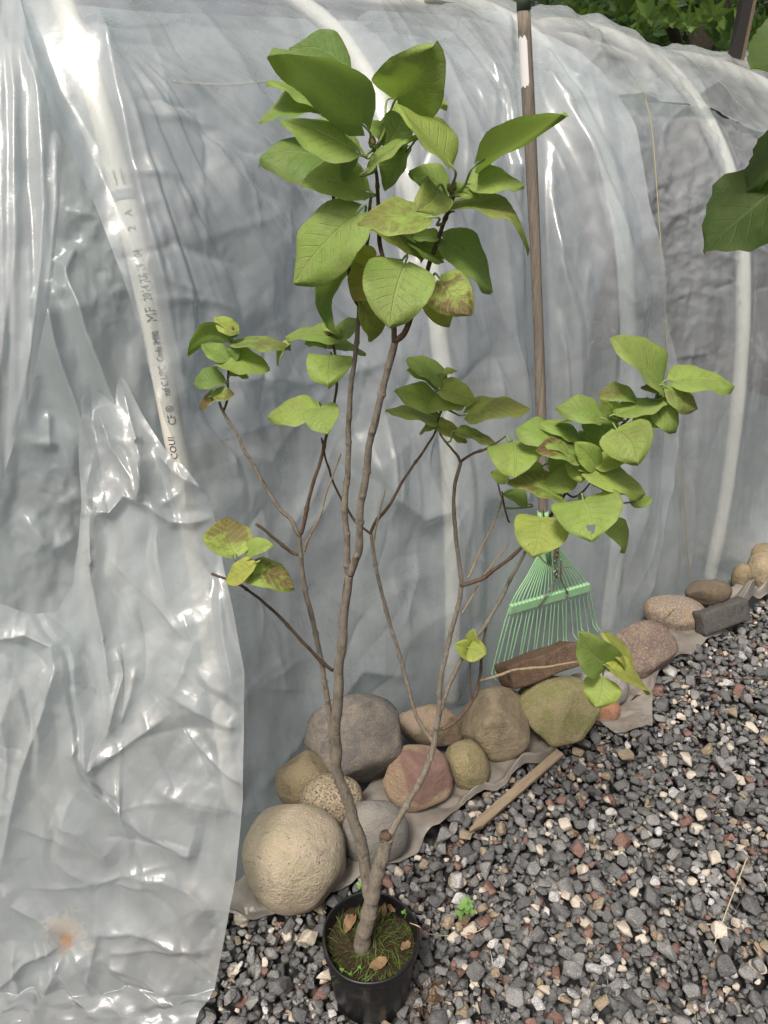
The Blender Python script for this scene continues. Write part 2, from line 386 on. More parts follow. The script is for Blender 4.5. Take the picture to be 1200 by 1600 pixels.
strokes(294, 270, 8, .0016, .016); strokes(150, 112, 9, .0018, .015)

# the main cover sheet
NQ, NT = 470, 430
qa = np.concatenate([np.linspace(0, QR, NQ-40), np.linspace(QR, QR+.35, 41)[1:]])
le = [wall_px(u, v) for u, v in ((60, 150), (100, 230), (150, 340), (195, 480), (240, 640), (290, 760))]
lq = np.array([p[1] for p in le])[::-1]; lt = np.array([p[0] for p in le])[::-1]
re_ = [wall_px(u, v) for u, v in ((948, 166), (966, 260), (985, 380), (1018, 480), (1048, 565), (1044, 720), (1012, 880), (985, 975))]
rq = np.array([p[1] for p in re_])[::-1]; rt = np.array([p[0] for p in re_])[::-1]
tl = np.interp(qa, lq, lt); tl = np.where(qa < lq[0], lt[0], tl); tr = np.interp(qa, rq, rt)
tr = np.where(qa > rq[-1], rt[-1]-.55*np.clip(qa-rq[-1], 0, .6), tr)
a_ = np.linspace(0, 1, NT)[None]; T_ = tl[:, None]*(1-a_)+tr[:, None]*a_; Q_ = np.broadcast_to(qa[:, None], T_.shape)
P0 = wall(T_, Q_, sag(T_, Q_)); U, V = project(P0)
linesA = [
 ([(150, 20), (163, 70), (175, 150), (200, 270), (232, 400), (268, 560), (300, 690)], 13, .020, .35),
 ([(170, 90), (205, 200), (265, 330), (320, 480), (345, 560)], 20, .014, .3),
 ([(190, 100), (270, 200), (350, 290), (440, 400), (500, 480)], 24, .018, -.45),
 ([(235, 95), (330, 170), (420, 262), (470, 322), (540, 390)], 16, .016, .5),
 ([(285, 0), (330, 60), (390, 150), (460, 220)], 18, .010, .4),
 ([(330, 210), (350, 330), (400, 430), (430, 560)], 22, .012, .2),
 ([(320, 600), (400, 590), (480, 600), (560, 580), (640, 550)], 20, .012, .5),
 ([(350, 700), (420, 720), (480, 640), (530, 600)], 24, .010, -.4),
 ([(545, 680), (600, 765), (650, 800), (710, 780)], 34, .040, .6),
 ([(470, 860), (560, 830), (640, 830)], 34, .008, .0),
 ([(380, 700), (400, 830), (430, 1000), (400, 1200)], 30, .014, .3),
 ([(390, 1230), (440, 1160), (500, 1110), (560, 1040), (650, 1050)], 20, .022, .4),
 ([(400, 1290), (450, 1200), (480, 1150)], 16, .020, .3),
 ([(500, 0), (580, 70), (640, 160), (690, 300), (720, 470), (735, 700)], 14, .010, -.3),
 ([(600, 0), (690, 110), (745, 230), (785, 400), (808, 600), (822, 820)], 14, .016, .5),
 ([(650, 0), (740, 120), (800, 250), (830, 380)], 12, .012, -.4),
 ([(690, 20), (770, 160), (840, 300), (874, 480), (890, 700), (905, 930)], 15, .016, .5),
 ([(745, 30), (850, 130), (905, 250), (940, 420), (955, 650), (950, 900)], 15, .018, .45),
 ([(860, 140), (905, 240), (940, 330), (985, 460), (1000, 620), (1000, 800), (960, 980)], 12, .014, -.4),
 ([(640, 860), (660, 960), (700, 1060)], 26, .012, .3), ([(760, 560), (790, 700), (800, 850)], 16, .012, .4),
 ([(920, 300), (950, 420), (1000, 520)], 9, .010, .4), ([(800, 300), (850, 420), (865, 560)], 12, .010, -.4)]
h = 1.35*folds(U, V, linesA)
up = smooth01((700-V)/500)
reg = .35+.65*blob(U, V, 430, 520, 190, 260)+.6*blob(U, V, 900, 470, 120, 180)+.5*blob(U, V, 760, 60, 160, 120)+.3*blob(U, V, 250, 450, 80, 260)
fv = np.interp(V, [-300, 0, 160, 400, 1000, 1400], [-330, -90, 60, 150, 200, 215]); wob = 34*fbm(U/230, V/300, 14, 2)
wr = U-fv+wob; right = smooth01((U-560)/150); thf = np.arctan2(V-20, U-150+60*right)*620+1.3*wob; left = smooth01((640-U)/180)*smooth01((V-60)/80)*smooth01((900-V)/350)*smooth01((U-190)/60)
h += right*(.026*pleat(wr/88, 201, .84)*(.5+.5*vnoise(U/160, V/210, 202))+.007*pleat(wr/31+.6*vnoise(U/90, V/260, 204), 203)*(.4+.6*vnoise(U/90, V/150, 205)))
h += left*(.030*pleat(thf/80, 211, .84)*(.55+.45*vnoise(U/150, V/150, 212))+.007*pleat(thf/25, 213)*(.4+.6*vnoise(U/90, V/120, 215)))
h += .0040*(reg+.05)*crumple(U, V, 105, 3, R(50), 2.4)+.0013*reg*crumple(U, V, 30, 9, R(40), 1.5)
low = smooth01((V-560)/250); h += .024*low*pleat((U+.12*V)/110+.8*fbm(U/200, V/260, 27, 2), 221, .7)*(.5+.5*vnoise(U/170, V/260, 222))+.010*low*crumple(U, V, 150, 29, R(20), 2.0)+.0010*low*crumple(U, V, 44, 30, R(-20), 1.6)
h += .024*fbm((U-.45*V*up)/120, V/420, 21, 2)+.0045*(1-up)*fbm(U/42, V/500, 33, 2)
h += .004*np.abs(fbm((U-.55*V)/60, (V+.3*U)/260, 41, 2))*up
h += creases(U, V, 110, 560, 1050, 0, 1000, lambda u, v: R(62) if v < 250 else R(80), .30, 301, .008)+creases(U, V, 100, 190, 640, 60, 1100, lambda u, v: math.atan2(v-20, u-150) if v < 560 else R(75), .55, 303, .008)
nr = smooth01((U-735)/30)*smooth01((965-U)/30)*smooth01((V-770)/40); h = h-nr*np.maximum(h+.004, 0)      # flat behind the rake head
ph_ = np.interp(V, [0, 800], [820, 848]); nr = smooth01((30-np.abs(U-ph_))/14); h = h-nr*np.maximum(h-.010, 0)
edge = np.clip((1-a_)*NT/14, 0, 1); h += .020*(1-edge)*smooth01((1000-V)/300)*smooth01((V-150)/80); edl = np.clip(a_*NT/10, 0, 1); h += .014*(1-edl)
grid_mesh('cover_sheet', displace(P0, over_pipes(T_, sag(T_, Q_), h)), M_film, tunnel)

# the right-hand sheet under it, crumpled below the seam, and lifted off the stones at its lower right
NQ, NT = 330, 330; qs = wall_px(1040, 162)[1]
a_ = np.linspace(0, 1, NT)[None]; T_ = np.broadcast_to(.26+a_*2.01, (NQ, NT)); b_ = np.linspace(0, 1, NQ)[:, None]
q0 = .0+.34*smooth01((T_-.86)/.55); Q_ = q0+(qs+.03-q0)*b_
P0 = wall(T_, Q_, sag(T_, Q_, .010, .02)); U, V = project(P0)
linesB = [([(1140, 900), (1165, 850), (1200, 790), (1240, 700)], 14, .06, .5), ([(1120, 930), (1150, 870), (1178, 830), (1225, 815)], 12, .05, -.4),
 ([(1110, 905), (1140, 760), (1168, 560), (1185, 420)], 10, .012, .3), ([(1085, 640), (1080, 780), (1075, 930)], 9, .010, .3), ([(1060, 560), (1058, 760), (1050, 960)], 8, .010, -.3),
 ([(1185, 520), (1178, 640), (1200, 740)], 14, .018, .4), ([(1060, 165), (1095, 240), (1130, 330), (1140, 480)], 12, .014, .4), ([(965, 170), (1000, 260), (1020, 420), (1040, 560)], 14, .010, .2),
 ([(1110, 165), (1150, 250), (1175, 360)], 10, .012, .3), ([(1200, 840), (1160, 905), (1135, 960)], 8, .016, 0)]
reg = .12+1.5*blob(U, V, 1040, 320, 110, 190)+.9*blob(U, V, 1190, 210, 80, 120)+.5*blob(U, V, 1200, 850, 80, 80)
h = folds(U, V, linesB)+.0050*reg*crumple(U, V, 42, 55, R(20), 1.2)+.0022*reg*crumple(U, V, 17, 59)+.006*fbm(U/30, V/420, 63, 2)+.004*fbm(U/90, V/200, 65)+creases(U, V, 60, 960, 1220, 170, 560, lambda u, v: R(40), .9, 305, .006, (3, 6), (30, 90))+creases(U, V, 40, 1000, 1220, 500, 960, lambda u, v: R(86), .15, 306, .006, (3, 6), (80, 260))
grid_mesh('cover_sheet', displace(P0, over_pipes(T_, sag(T_, Q_, .010, .02), h, .0222)), M_film_b, tunnel)

# roof sheet on the right, its lower edge folded at the seam
NQ, NT = 200, 330
a_ = np.linspace(0, 1, NT)[None]; b_ = np.linspace(0, 1, NQ)[:, None]; T_ = np.broadcast_to(.20+a_*2.05, (NQ, NT)); Q_ = np.broadcast_to(qs-.004+(QR+.35-qs)*b_, (NQ, NT))
P0 = wall(T_, Q_, sag(T_, Q_, .020, .03)+.012); U, V = project(P0)
linesR = [([(820+k*46+8*math.sin(k*2.1), -10+k*7), (890+k*44, 60+k*10), (960+k*38, 135+k*8)], 7+3*(k % 3), .010+.006*((k*7) % 3)/2, .5*(-1)**k) for k in range(8)]
linesR += [([(930, 40), (925, 90), (900, 130)], 7, .014, .3), ([(1000, 100), (1015, 130), (1020, 160)], 5, .01, 0), ([(960, 162), (1030, 160), (1110, 163)], 5, .012, .3), ([(1000, 130), (1040, 145), (1080, 160)], 9, .012, -.4)]
h = folds(U, V, linesR)+.0030*crumple(U, V, 46, 71, R(50), 1.8)+.0011*crumple(U, V, 16, 75, R(50), 1.5)+.010*fbm((U-1.0*V)/40, (V+U*.5)/260, 77, 3)
h -= .02*smooth01((.42-T_)/.2); h += creases(U, V, 80, 850, 1220, 0, 170, lambda u, v: R(38), .25, 307, .006, (3, 6), (40, 160))
h += .012*(1-np.clip(b_*NQ/10, 0, 1))
grid_mesh('roof_sheet', displace(P0, over_pipes(T_, sag(T_, Q_, .020, .03)+.012, h, .024)), M_roof, tunnel)

# the far side of the tunnel
a_ = np.linspace(0, 1, 160)[None]; b_ = np.linspace(0, 1, 120)[:, None]; T_ = np.broadcast_to(-2.0+a_*4.3, (120, 160)); Q_ = np.broadcast_to(QR+.30+(PQ[-1]-QR-.30)*b_, (120, 160))
P0 = wall(T_, Q_, .024); h = .02*fbm(T_*6, Q_*2, 81, 3)+.006*trinoise(T_*12, Q_*8, 83); grid_mesh('rear_sheet', P0+np.array([*WN, 0])*h[..., None], M_rear, tunnel)

# sheets placed on the wall surface by the pixel they show at
def wall_hit(U, V, off):
    dx = (U-600)/F; q = (800-V)/F; dy = CP+q*SP; dz = -SP+q*CP; m = PQ <= QR; lo = np.full(U.shape, .5); hi = np.full(U.shape, 4.5)
    for _ in range(34):
        s = (lo+hi)/2; n = (dx*s-WA[0])*WN[0]+(dy*s-WA[1])*WN[1]; tq = (dx*s-WA[0])*WD[0]+(dy*s-WA[1])*WD[1]; nz = lean(tq, np.interp(H+dz*s, PZ[m], PN[m]))-off; f = n < nz
        lo = np.where(f, s, lo); hi = np.where(f, hi, s)
    return np.stack([dx*s, dy*s, H+dz*s], -1)
def edge_fn(pts, x): 
    p = np.array(pts, float); return np.interp(x, p[:, 0], p[:, 1])
# the curtain hanging at the far left
NV, NU = 300, 150; vv = np.linspace(-260, 800, NV)[:, None]; a_ = np.linspace(0, 1, NU)[None]
uR = edge_fn([(-260, -20), (0, 34), (110, 54), (200, 80), (240, 96), (330, 88), (470, 74), (600, 46), (700, 20), (800, -10)], vv); U = -330+(uR+330)*a_; V = np.broadcast_to(vv, U.shape)
h = folds(U, V, [([(30, 60), (55, 160), (62, 330), (50, 500), (18, 680)], 14, .03, .5), ([(85, 215), (84, 330), (64, 500)], 9, .022, -.3), ([(0, 0), (20, 150), (18, 400), (-10, 640)], 20, .03, .3), ([(-60, 0), (-40, 300), (-50, 700)], 24, .03, .2)])
h += .004*crumple(U, V, 60, 91, 0, 2.5)+.014*fbm(U/40, V/500, 93)
grid_mesh('side_curtain', displace(wall_hit(U, V, .05), h), film('film_curtain', (.69, .725, .735), .46, .28, transl=.45, bump=.0006), tunnel)
# the slack inner sheet in the gap
NV, NU = 300, 200; vv = np.linspace(-40, 1120, NV)[:, None]; uR = edge_fn([(-40, 80), (97, 132), (300, 190), (520, 238), (700, 282), (1120, 345)], vv); U = -220+(uR+220)*np.linspace(0, 1, NU)[None]; V = np.broadcast_to(vv, U.shape)
h = folds(U, V, [([(60, 440), (80, 540), (110, 630), (145, 740)], 11, .05, .4), ([(92, 400), (125, 520), (170, 630), (205, 720), (212, 770)], 13, .06, .35), ([(100, 330), (150, 340), (190, 400), (210, 470)], 12, .02, .3),
 ([(20, 690), (90, 690), (120, 760), (60, 800)], 20, .02, .3), ([(30, 800), (80, 850), (120, 830)], 12, .02, -.4), ([(75, 640), (72, 700)], 5, .012, 0), ([(120, 380), (100, 420), (90, 470)], 8, .02, 0)])
h += .005*(.3+blob(U, V, 85, 810, 70, 90)+blob(U, V, 170, 420, 60, 90))*crumple(U, V, 38, 101)+.012*fbm(U/70, V/160, 103)
grid_mesh('inner_sheet', displace(wall_hit(U, V, -.07), h), film('film_inner', (.74, .79, .78), .30, .24, transl=.3, bump=.0006), tunnel)
# the loose flap that runs out over the ground at the lower left
NV, NU = 440, 300; b_ = np.linspace(0, 1, NV)[:, None]; a_ = np.linspace(0, 1, NU)[None]
utop = -170+(346+170)*a_; vtop = edge_fn([(-170, 880), (-20, 935), (40, 958), (80, 955), (106, 915), (121, 860), (130, 790), (138, 710), (150, 630), (185, 580), (232, 590), (255, 650), (282, 702), (312, 732), (335, 775), (346, 850)], utop)
vtop = np.convolve(np.pad(vtop[0], 2, mode='edge'), np.ones(5)/5, 'valid')[None]
V = vtop*(1-b_)+1705*b_
uR = edge_fn([(560, 290), (640, 305), (735, 326), (775, 338), (880, 348), (960, 366), (1050, 383), (1250, 380), (1370, 369), (1600, 325), (1705, 300)], V); U = -170+(uR+170)*a_
rows = [565, 690, 850, 1000, 1200, 1400, 1560, 1640, 1705]; cols = np.array([0, .33, .66, 1])
tab = np.array([[1.16, 1.24, 1.35, 1.43], [1.12, 1.175, 1.26, 1.29], [1.07, 1.11, 1.18, 1.22], [1.02, 1.05, 1.11, 1.13], [.95, .97, 1.0, 1.01], [.88, .885, .90, .90], [.815, .815, .815, .815], [.765, .765, .765, .765], [.69, .69, .69, .69]])
Yg = np.zeros_like(U); ri = np.clip(np.searchsorted(rows, V)-1, 0, len(rows)-2); rr = np.array(rows); fr_ = np.clip((V-rr[ri])/(rr[ri+1]-rr[ri]), 0, 1)
colv = np.stack([np.interp(a_[0], cols, tab[k]) for k in range(len(rows))]); ci = np.broadcast_to(np.arange(NU)[None], U.shape)
Yg = colv[ri, ci]*(1-fr_)+colv[ri+1, ci]*fr_
qz = (800-V)/F; s = Yg/(CP+qz*SP); P0 = np.stack([(U-600)/F*s, Yg, H+(-SP+qz*CP)*s], -1)
linesF = [([(133, 790), (150, 800), (172, 802), (195, 775), (228, 788), (268, 815), (300, 816), (346, 806)], 6, .022, .3), ([(136, 775), (139, 900), (160, 1000), (172, 1085), (170, 1150)], 7, .016, .4),
 ([(215, 712), (222, 750), (215, 785)], 7, .02, .3), ([(262, 700), (295, 735), (340, 800)], 7, .018, -.3), ([(240, 700), (275, 740), (330, 770)], 8, .018, .3), ([(300, 735), (280, 770), (250, 790)], 7, .015, .2),
 ([(180, 1010), (192, 1050), (178, 1100), (165, 1160)], 8, .016, .4), ([(215, 1040), (205, 1090), (190, 1130)], 7, .012, -.3), ([(128, 1140), (116, 1175), (138, 1200), (180, 1175), (230, 1140), (272, 1112)], 8, .016, .3),
 ([(285, 955), (302, 1000), (285, 1050), (262, 1095)], 12, .014, .4), ([(258, 1085), (310, 1110), (345, 1130), (378, 1140)], 12, .014, .4), ([(340, 900), (350, 1000), (372, 1100)], 14, .014, .4),
 ([(145, 1212), (185, 1260), (230, 1300), (290, 1330), (312, 1335)], 15, .020, .5), ([(190, 1365), (260, 1370), (300, 1390), (345, 1440)], 16, .018, -.5), ([(80, 1280), (130, 1300), (180, 1350)], 14, .012, .4),
 ([(130, 1460), (210, 1452), (260, 1470), (335, 1490)], 11, .014, .5), ([(150, 1495), (200, 1510), (260, 1550), (290, 1610)], 11, .018, .5), ([(110, 1480), (140, 1530), (150, 1565)], 7, .014, .3),
 ([(100, 1492), (75, 1540), (50, 1620)], 9, .016, .4), ([(95, 1475), (40, 1500), (-20, 1560)], 9, .016, -.4), ([(100, 1462), (60, 1430), (20, 1410), (0, 1380)], 9, .014, .3), ([(115, 1485), (170, 1560), (215, 1640)], 10, .014, -.3),
 ([(88, 1030), (70, 1100), (35, 1200), (15, 1300), (-5, 1390)], 11, .022, .45), ([(0, 1060), (14, 1180), (8, 1260), (-20, 1330)], 9, .018, .3), ([(-20, 1000), (40, 988), (78, 1005), (84, 1040), (70, 1090)], 9, .022, .5),
 ([(240, 1230), (300, 1260), (360, 1270)], 20, .010, .3), ([(170, 870), (240, 940), (290, 1000)], 5, .006, .2), ([(60, 1520), (70, 1570), (60, 1620)], 7, .012, .3), ([(20, 1470), (30, 1540), (20, 1620)], 9, .014, -.3)]
linesF += [([(150, 640), (175, 700), (205, 745), (215, 785)], 9, .018, .4), ([(185, 590), (205, 660), (222, 720), (224, 780)], 9, .014, -.3), ([(275, 720), (290, 760), (290, 800)], 8, .012, .3)]
h = 1.15*folds(U, V, linesF)
h += .010*pleat((U-.5*V)/70+.9*fbm(U/160, V/160, 231, 2), 232, .75)*(.3+.7*smooth01(vnoise(U/120, V/140, 233)+.3))
reg = .45+.8*blob(U, V, 320, 1130, 70, 120)+.7*blob(U, V, 60, 1060, 80, 90)+.9*blob(U, V, 90, 1550, 120, 90)+.8*blob(U, V, 250, 740, 90, 60)
h += .0085*reg*crumple(U, V, 125, 111, R(35), 1.6)+.0018*reg*crumple(U, V, 40, 115)+.006*fbm(U/150, V/200, 117, 2)+creases(U, V, 55, -60, 380, 700, 1650, lambda u, v: R(35) if v > 1150 else R(75), .5, 309, .0055, (3, 7), (70, 280))
P1 = displace(P0, h); P1[..., 2] = np.maximum(P1[..., 2], .030+.01*fbm(U/60, V/60, 119, 2))
st = at(105, 1470, .858)-wloc(tunnel)
M_flap = film('film_flap', (.66, .705, .715), .50, .28, bump=.0006, transl=.40, dirt=((.50, .42, .33), .28), stain=[(st+[0.0, 0, .02], .050, (.52, .44, .32)), (st, .024, (.46, .19, .05))])
grid_mesh('loose_flap', P1, M_flap, tunnel)

# the dirty skirt lying out under the stones
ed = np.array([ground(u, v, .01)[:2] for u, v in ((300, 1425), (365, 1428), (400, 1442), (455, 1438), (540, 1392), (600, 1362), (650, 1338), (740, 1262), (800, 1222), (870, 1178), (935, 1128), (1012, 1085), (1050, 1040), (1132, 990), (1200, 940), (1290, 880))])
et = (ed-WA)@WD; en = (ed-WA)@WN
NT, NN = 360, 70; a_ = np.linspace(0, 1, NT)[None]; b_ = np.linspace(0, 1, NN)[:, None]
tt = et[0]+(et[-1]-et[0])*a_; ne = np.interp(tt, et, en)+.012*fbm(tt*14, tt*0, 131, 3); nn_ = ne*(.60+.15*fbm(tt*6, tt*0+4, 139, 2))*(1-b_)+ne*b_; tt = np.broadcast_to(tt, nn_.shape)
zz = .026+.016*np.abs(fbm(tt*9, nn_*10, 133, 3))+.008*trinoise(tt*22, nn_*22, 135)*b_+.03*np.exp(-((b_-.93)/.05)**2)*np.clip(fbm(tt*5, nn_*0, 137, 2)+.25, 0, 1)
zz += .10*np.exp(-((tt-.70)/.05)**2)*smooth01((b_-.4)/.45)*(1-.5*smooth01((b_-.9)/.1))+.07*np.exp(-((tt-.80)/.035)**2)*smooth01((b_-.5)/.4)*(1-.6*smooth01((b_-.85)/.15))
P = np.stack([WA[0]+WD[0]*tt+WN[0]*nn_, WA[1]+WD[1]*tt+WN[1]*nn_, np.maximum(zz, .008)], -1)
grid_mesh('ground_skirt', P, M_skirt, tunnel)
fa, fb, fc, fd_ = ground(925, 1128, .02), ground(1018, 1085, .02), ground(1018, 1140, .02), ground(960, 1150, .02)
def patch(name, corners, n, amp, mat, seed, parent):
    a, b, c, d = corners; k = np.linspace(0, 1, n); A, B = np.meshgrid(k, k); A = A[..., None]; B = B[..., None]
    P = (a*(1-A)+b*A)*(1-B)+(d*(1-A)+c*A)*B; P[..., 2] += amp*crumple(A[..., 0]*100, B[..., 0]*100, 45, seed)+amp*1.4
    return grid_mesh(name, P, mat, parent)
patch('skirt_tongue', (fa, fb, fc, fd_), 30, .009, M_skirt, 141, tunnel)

# rope along the hoops, seen through the film, and the twine hanging on the right
rp = wall(np.linspace(wall_px(262, 118)[0], wall_px(418, 135)[0], 90), np.full(90, wall_px(340, 127)[1]), .0); rp[:, 2] -= .006*np.sin(np.linspace(0, math.pi, 90)); V, Fc = tube(rp, .0022, 6); put('tie_rope', V, Fc, M_rope, tunnel)
tw = [wall_px(u, v) for u, v in ((985, 140), (1002, 200), (1012, 330), (1022, 480), (1038, 640), (1052, 760), (1060, 850), (1068, 925))]
V, Fc = tube(spline([wall(t, q, .035 if i != 4 else .02) for i, (t, q) in enumerate(tw)], 5), .0013, 5); put('hanging_twine', V, Fc, M_twine, tunnel)
# ------------------------------------------------------------------ stones holding the sheet down
def rock_mesh(size, seed, cuts=4, cut_depth=.86, nz=.07, boxy=2.2, sub=4, cutlist=None):
    rs = np.random.default_rng(seed); bm = bmesh.new(); bmesh.ops.create_icosphere(bm, subdivisions=sub, radius=1)
    planes = [(np.array(n)/np.linalg.norm(n), d) for n, d in (cutlist or [])]
    for _ in range(cuts):
        n = rs.normal(size=3); n /= np.linalg.norm(n); planes.append((n, cut_depth+rs.uniform(-.06, .10)))
    off = Vector(rs.uniform(-50, 50, 3))
    for v in bm.verts:
        p = np.array(v.co); k = (np.abs(p)**boxy).sum()**(1/boxy); p = p/k
        for n, d in planes:
            e = p.dot(n)-d
            if e > 0: p = p-n*e*.86
        q = Vector(p)
        f = mnoise.noise(q*1.3+off)*nz*1.3+mnoise.noise(q*3.1+off)*nz*.45+mnoise.noise(q*7+off)*nz*.25+mnoise.noise(q*17+off)*nz*.12
        v.co = Vector(p*(1+f)*np.array(size))
    P = np.array([v.co[:] for v in bm.verts]); lo, hi = P.min(0), P.max(0); f = 2*np.array(size)/(hi-lo)
    for v in bm.verts: v.co = Vector((np.array(v.co)-(lo+hi)/2)*f)
    me = bpy.data.meshes.new('stone'); bm.to_mesh(me); bm.free(); me.polygons.foreach_set('use_smooth', [True]*len(me.polygons)); return me
PXM = 1/F
def stone(label, u, v, wpx, hpx, zb, mat, seed, deep=.85, tilt=0.0, group='stones holding down the sheet', **kw):
    """centre pixel, width and height in pixels, height of the surface it rests on"""
    d = ray(u, v); r = hpx/2*PXM*.93; s = (H-zb)/(-d[2]+r); c = np.array([0, 0, H])+d*s
    sx = wpx/2*PXM*s; sz = hpx/2*PXM*s*1.0; me = rock_mesh((sx, (sx+sz)/2*deep, sz), seed, **kw)
    o = obj('stone', me, mat); o.location = c; o.rotation_euler = (0, tilt, 0)
    return tag(o, label, 'stone', group)
BEIGE = ((.36, .31, .22), (.29, .27, .16), (.42, .32, .23))
m1 = rockmat('stone_beige', (.42, .355, .265), (.36, .32, .225), (.50, .38, .27), .25, 7, 90, pits=.9, moss=((.30, .31, .14), .45, .52))
m2 = rockmat('stone_grey', (.155, .143, .13), (.245, .215, .175), (.10, .095, .09), .4, 9, 120)
m3 = rockmat('stone_brown', (.27, .215, .13), (.20, .165, .105), (.34, .27, .18), .4, 9, 100, moss=((.17, .17, .08), .5, .5))
m4 = rockmat('stone_granite', (.38, .315, .215), (.28, .225, .15), (.07, .062, .058), .75, 12, 85)
m5 = rockmat('stone_smooth_grey', (.27, .255, .225), (.23, .22, .20), (.33, .31, .27), .3, 7, 130)
m6 = rockmat('stone_pink', (.40, .30, .20), (.36, .25, .18), (.45, .35, .25), .35, 8, 120, stripe=((.24, .14, .12), 2.4, (.3, .9, .5)))
m7 = rockmat('stone_mossy_pink', (.36, .27, .20), (.30, .24, .17), (.42, .33, .25), .4, 8, 110, moss=((.15, .15, .06), .8, .45))
m8 = rockmat('stone_olive', (.31, .26, .135), (.25, .215, .12), (.38, .33, .2), .5, 12, 110)
m9 = rockmat('stone_tan', (.38, .31, .20), (.28, .235, .155), (.28, .24, .18), .5, 10, 90, moss=((.22, .22, .12), .5, .55), pits=.4)
m10 = rockmat('stone_green', (.33, .29, .155), (.25, .245, .10), (.40, .36, .22), .45, 8, 100, moss=((.22, .23, .085), .55, .47))
m12 = rockmat('stone_pale', (.38, .355, .32), (.31, .29, .26), (.20, .19, .18), .5, 12, 100)
m13 = rockmat('stone_purple', (.20, .145, .125), (.27, .205, .155), (.36, .30, .25), .55, 9, 70)
m14 = rockmat('stone_speckled', (.25, .205, .16), (.30, .22, .13), (.40, .36, .33), .65, 10, 75)
m15 = rockmat('stone_dark_brown', (.145, .115, .085), (.19, .15, .10), (.10, .085, .07), .4, 10, 100)
K1 = stone('big round beige stone speckled with small dark pits, lowest left of the pile', 460, 1340, 162, 160, .0, m1, 12, .95, cuts=2, cut_depth=.97, nz=.045)
stone('largest grey boulder resting on top of the pile, behind the thin stems', 557, 1158, 162, 156, .045, m2, 23, .8, .25, cuts=3, cut_depth=.84, nz=.05, cutlist=[((.15, -.65, .72), .60), ((.55, -.75, -.35), .62), ((-.65, -.45, .5), .66), ((-.5, -.35, -.8), .66), ((.9, .0, .25), .74)])
stone('round brown stone tucked between the big beige stone and the grey boulder', 476, 1220, 92, 92, .06, m3, 31, .9, cuts=4, nz=.05)
stone('oval granite stone with black speckles in front of the grey boulder', 520, 1251, 104, 86, .075, m4, 41, .8, .25, cuts=5, cut_depth=.88, nz=.05)
stone('smooth plain grey stone half hidden behind the pot stems', 585, 1303, 108, 128, .0, m5, 53, .6, cuts=3, cut_depth=.9, nz=.04)
stone('pinkish tan stone with a dark purple stripe', 652, 1217, 108, 118, .0, m6, 61, .8, -.25, cuts=3, cut_depth=.82, nz=.05, cutlist=[((-.5, -.6, .6), .74), ((.6, -.7, .2), .76), ((.1, -.5, -.85), .78), ((.5, 0, .8), .80)])
stone('flat mossy topped stone wedged against the plastic', 676, 1132, 112, 66, .02, m7, 71, .7, .2, cuts=5, cut_depth=.80, nz=.05)
stone('small olive brown egg shaped stone lying on the skirt', 731, 1197, 66, 86, .0, m8, 83, .9, -.35, cuts=4, cut_depth=.88, nz=.05)
stone('tan angular stone with a pointed top beside the green stone', 773, 1131, 106, 124, .0, m9, 97, .8, -.1, cuts=4, nz=.05, cut_depth=.88, cutlist=[((.75, -.2, .62), .68), ((-.8, -.1, .55), .70), ((1, 0, -.1), .8), ((.0, -1, .1), .8)])
stone('big greenish mossy stone in front of the brick', 868, 1116, 136, 120, .0, m10, 101, .8, .25, cuts=7, nz=.07, cut_depth=.80, cutlist=[((-.55, -.3, -.75), .62), ((.3, -.75, .55), .66), ((-.5, -.6, .6), .70), ((.85, -.3, -.2), .76), ((.5, -.5, -.7), .7)])
stone('pale grey flat stone under the brick', 925, 1078, 110, 74, .0, m12, 113, .7, -.25, cuts=6, cut_depth=.78, nz=.06)
stone('purple brown boulder on the folded skirt, right of the mossy stone', 1006, 1017, 104, 98, .0, m13, 127, .8, .3, cuts=4, cut_depth=.80, nz=.06, cutlist=[((.2, -.6, .75), .66), ((-.75, -.5, .3), .68), ((.7, -.6, -.2), .70)])
stone('pinkish grey speckled boulder behind the folded plastic', 1055, 960, 100, 58, .0, m14, 131, .8, .2, cuts=5, cut_depth=.85, nz=.05)
stone('dark brown flat stone above the grey slab', 1107, 925, 72, 42, .02, m15, 139, .7, cuts=5, cut_depth=.85, nz=.05)
stone('small tan stone at the lifted edge of the sheet', 1159, 901, 30, 46, .0, m3, 149, .8, cuts=3, nz=.05)
stone('pale tan boulder cut by the right edge of the photo', 1190, 893, 46, 64, .0, m9, 151, .9, cuts=4, nz=.06)
stone('shaded stone under the lifted sheet at the far right', 1200, 866, 52, 34, .05, m3, 157, .9, cuts=4, nz=.05)
stone('broken orange stone under the mossy green stone', 944, 1112, 50, 44, .0, rockmat('stone_orange', (.42, .19, .10), (.36, .2, .13), (.5, .3, .2), .4), 163, .8, cuts=6, cut_depth=.75, nz=.06)

def block(name, label, cat, c, size, rot, mat, seed, bev=.006, nz=.0025):
    bm = bmesh.new(); bmesh.ops.create_cube(bm, size=1)
    for v in bm.verts: v.co = Vector((v.co.x*size[0], v.co.y*size[1], v.co.z*size[2]))
    bmesh.ops.bevel(bm, geom=bm.edges[:], offset=bev, segments=2, affect='EDGES', profile=.6)
    bmesh.ops.subdivide_edges(bm, edges=[e for e in bm.edges if e.calc_length() > .03], cuts=5, use_grid_fill=True)
    off = Vector((seed, seed*2, 0))
    for v in bm.verts: v.co += Vector((mnoise.noise(v.co*18+off), mnoise.noise(v.co*18-off), mnoise.noise(v.co*22+off)))*nz*2+v.co.normalized()*mnoise.noise(v.co*60+off)*nz
    me = bpy.data.meshes.new(name); bm.to_mesh(me); bm.free(); me.polygons.foreach_set('use_smooth', [True]*len(me.polygons))
    o = obj(name, me, mat); o.location = c; o.rotation_euler = rot; return tag(o, label, cat)
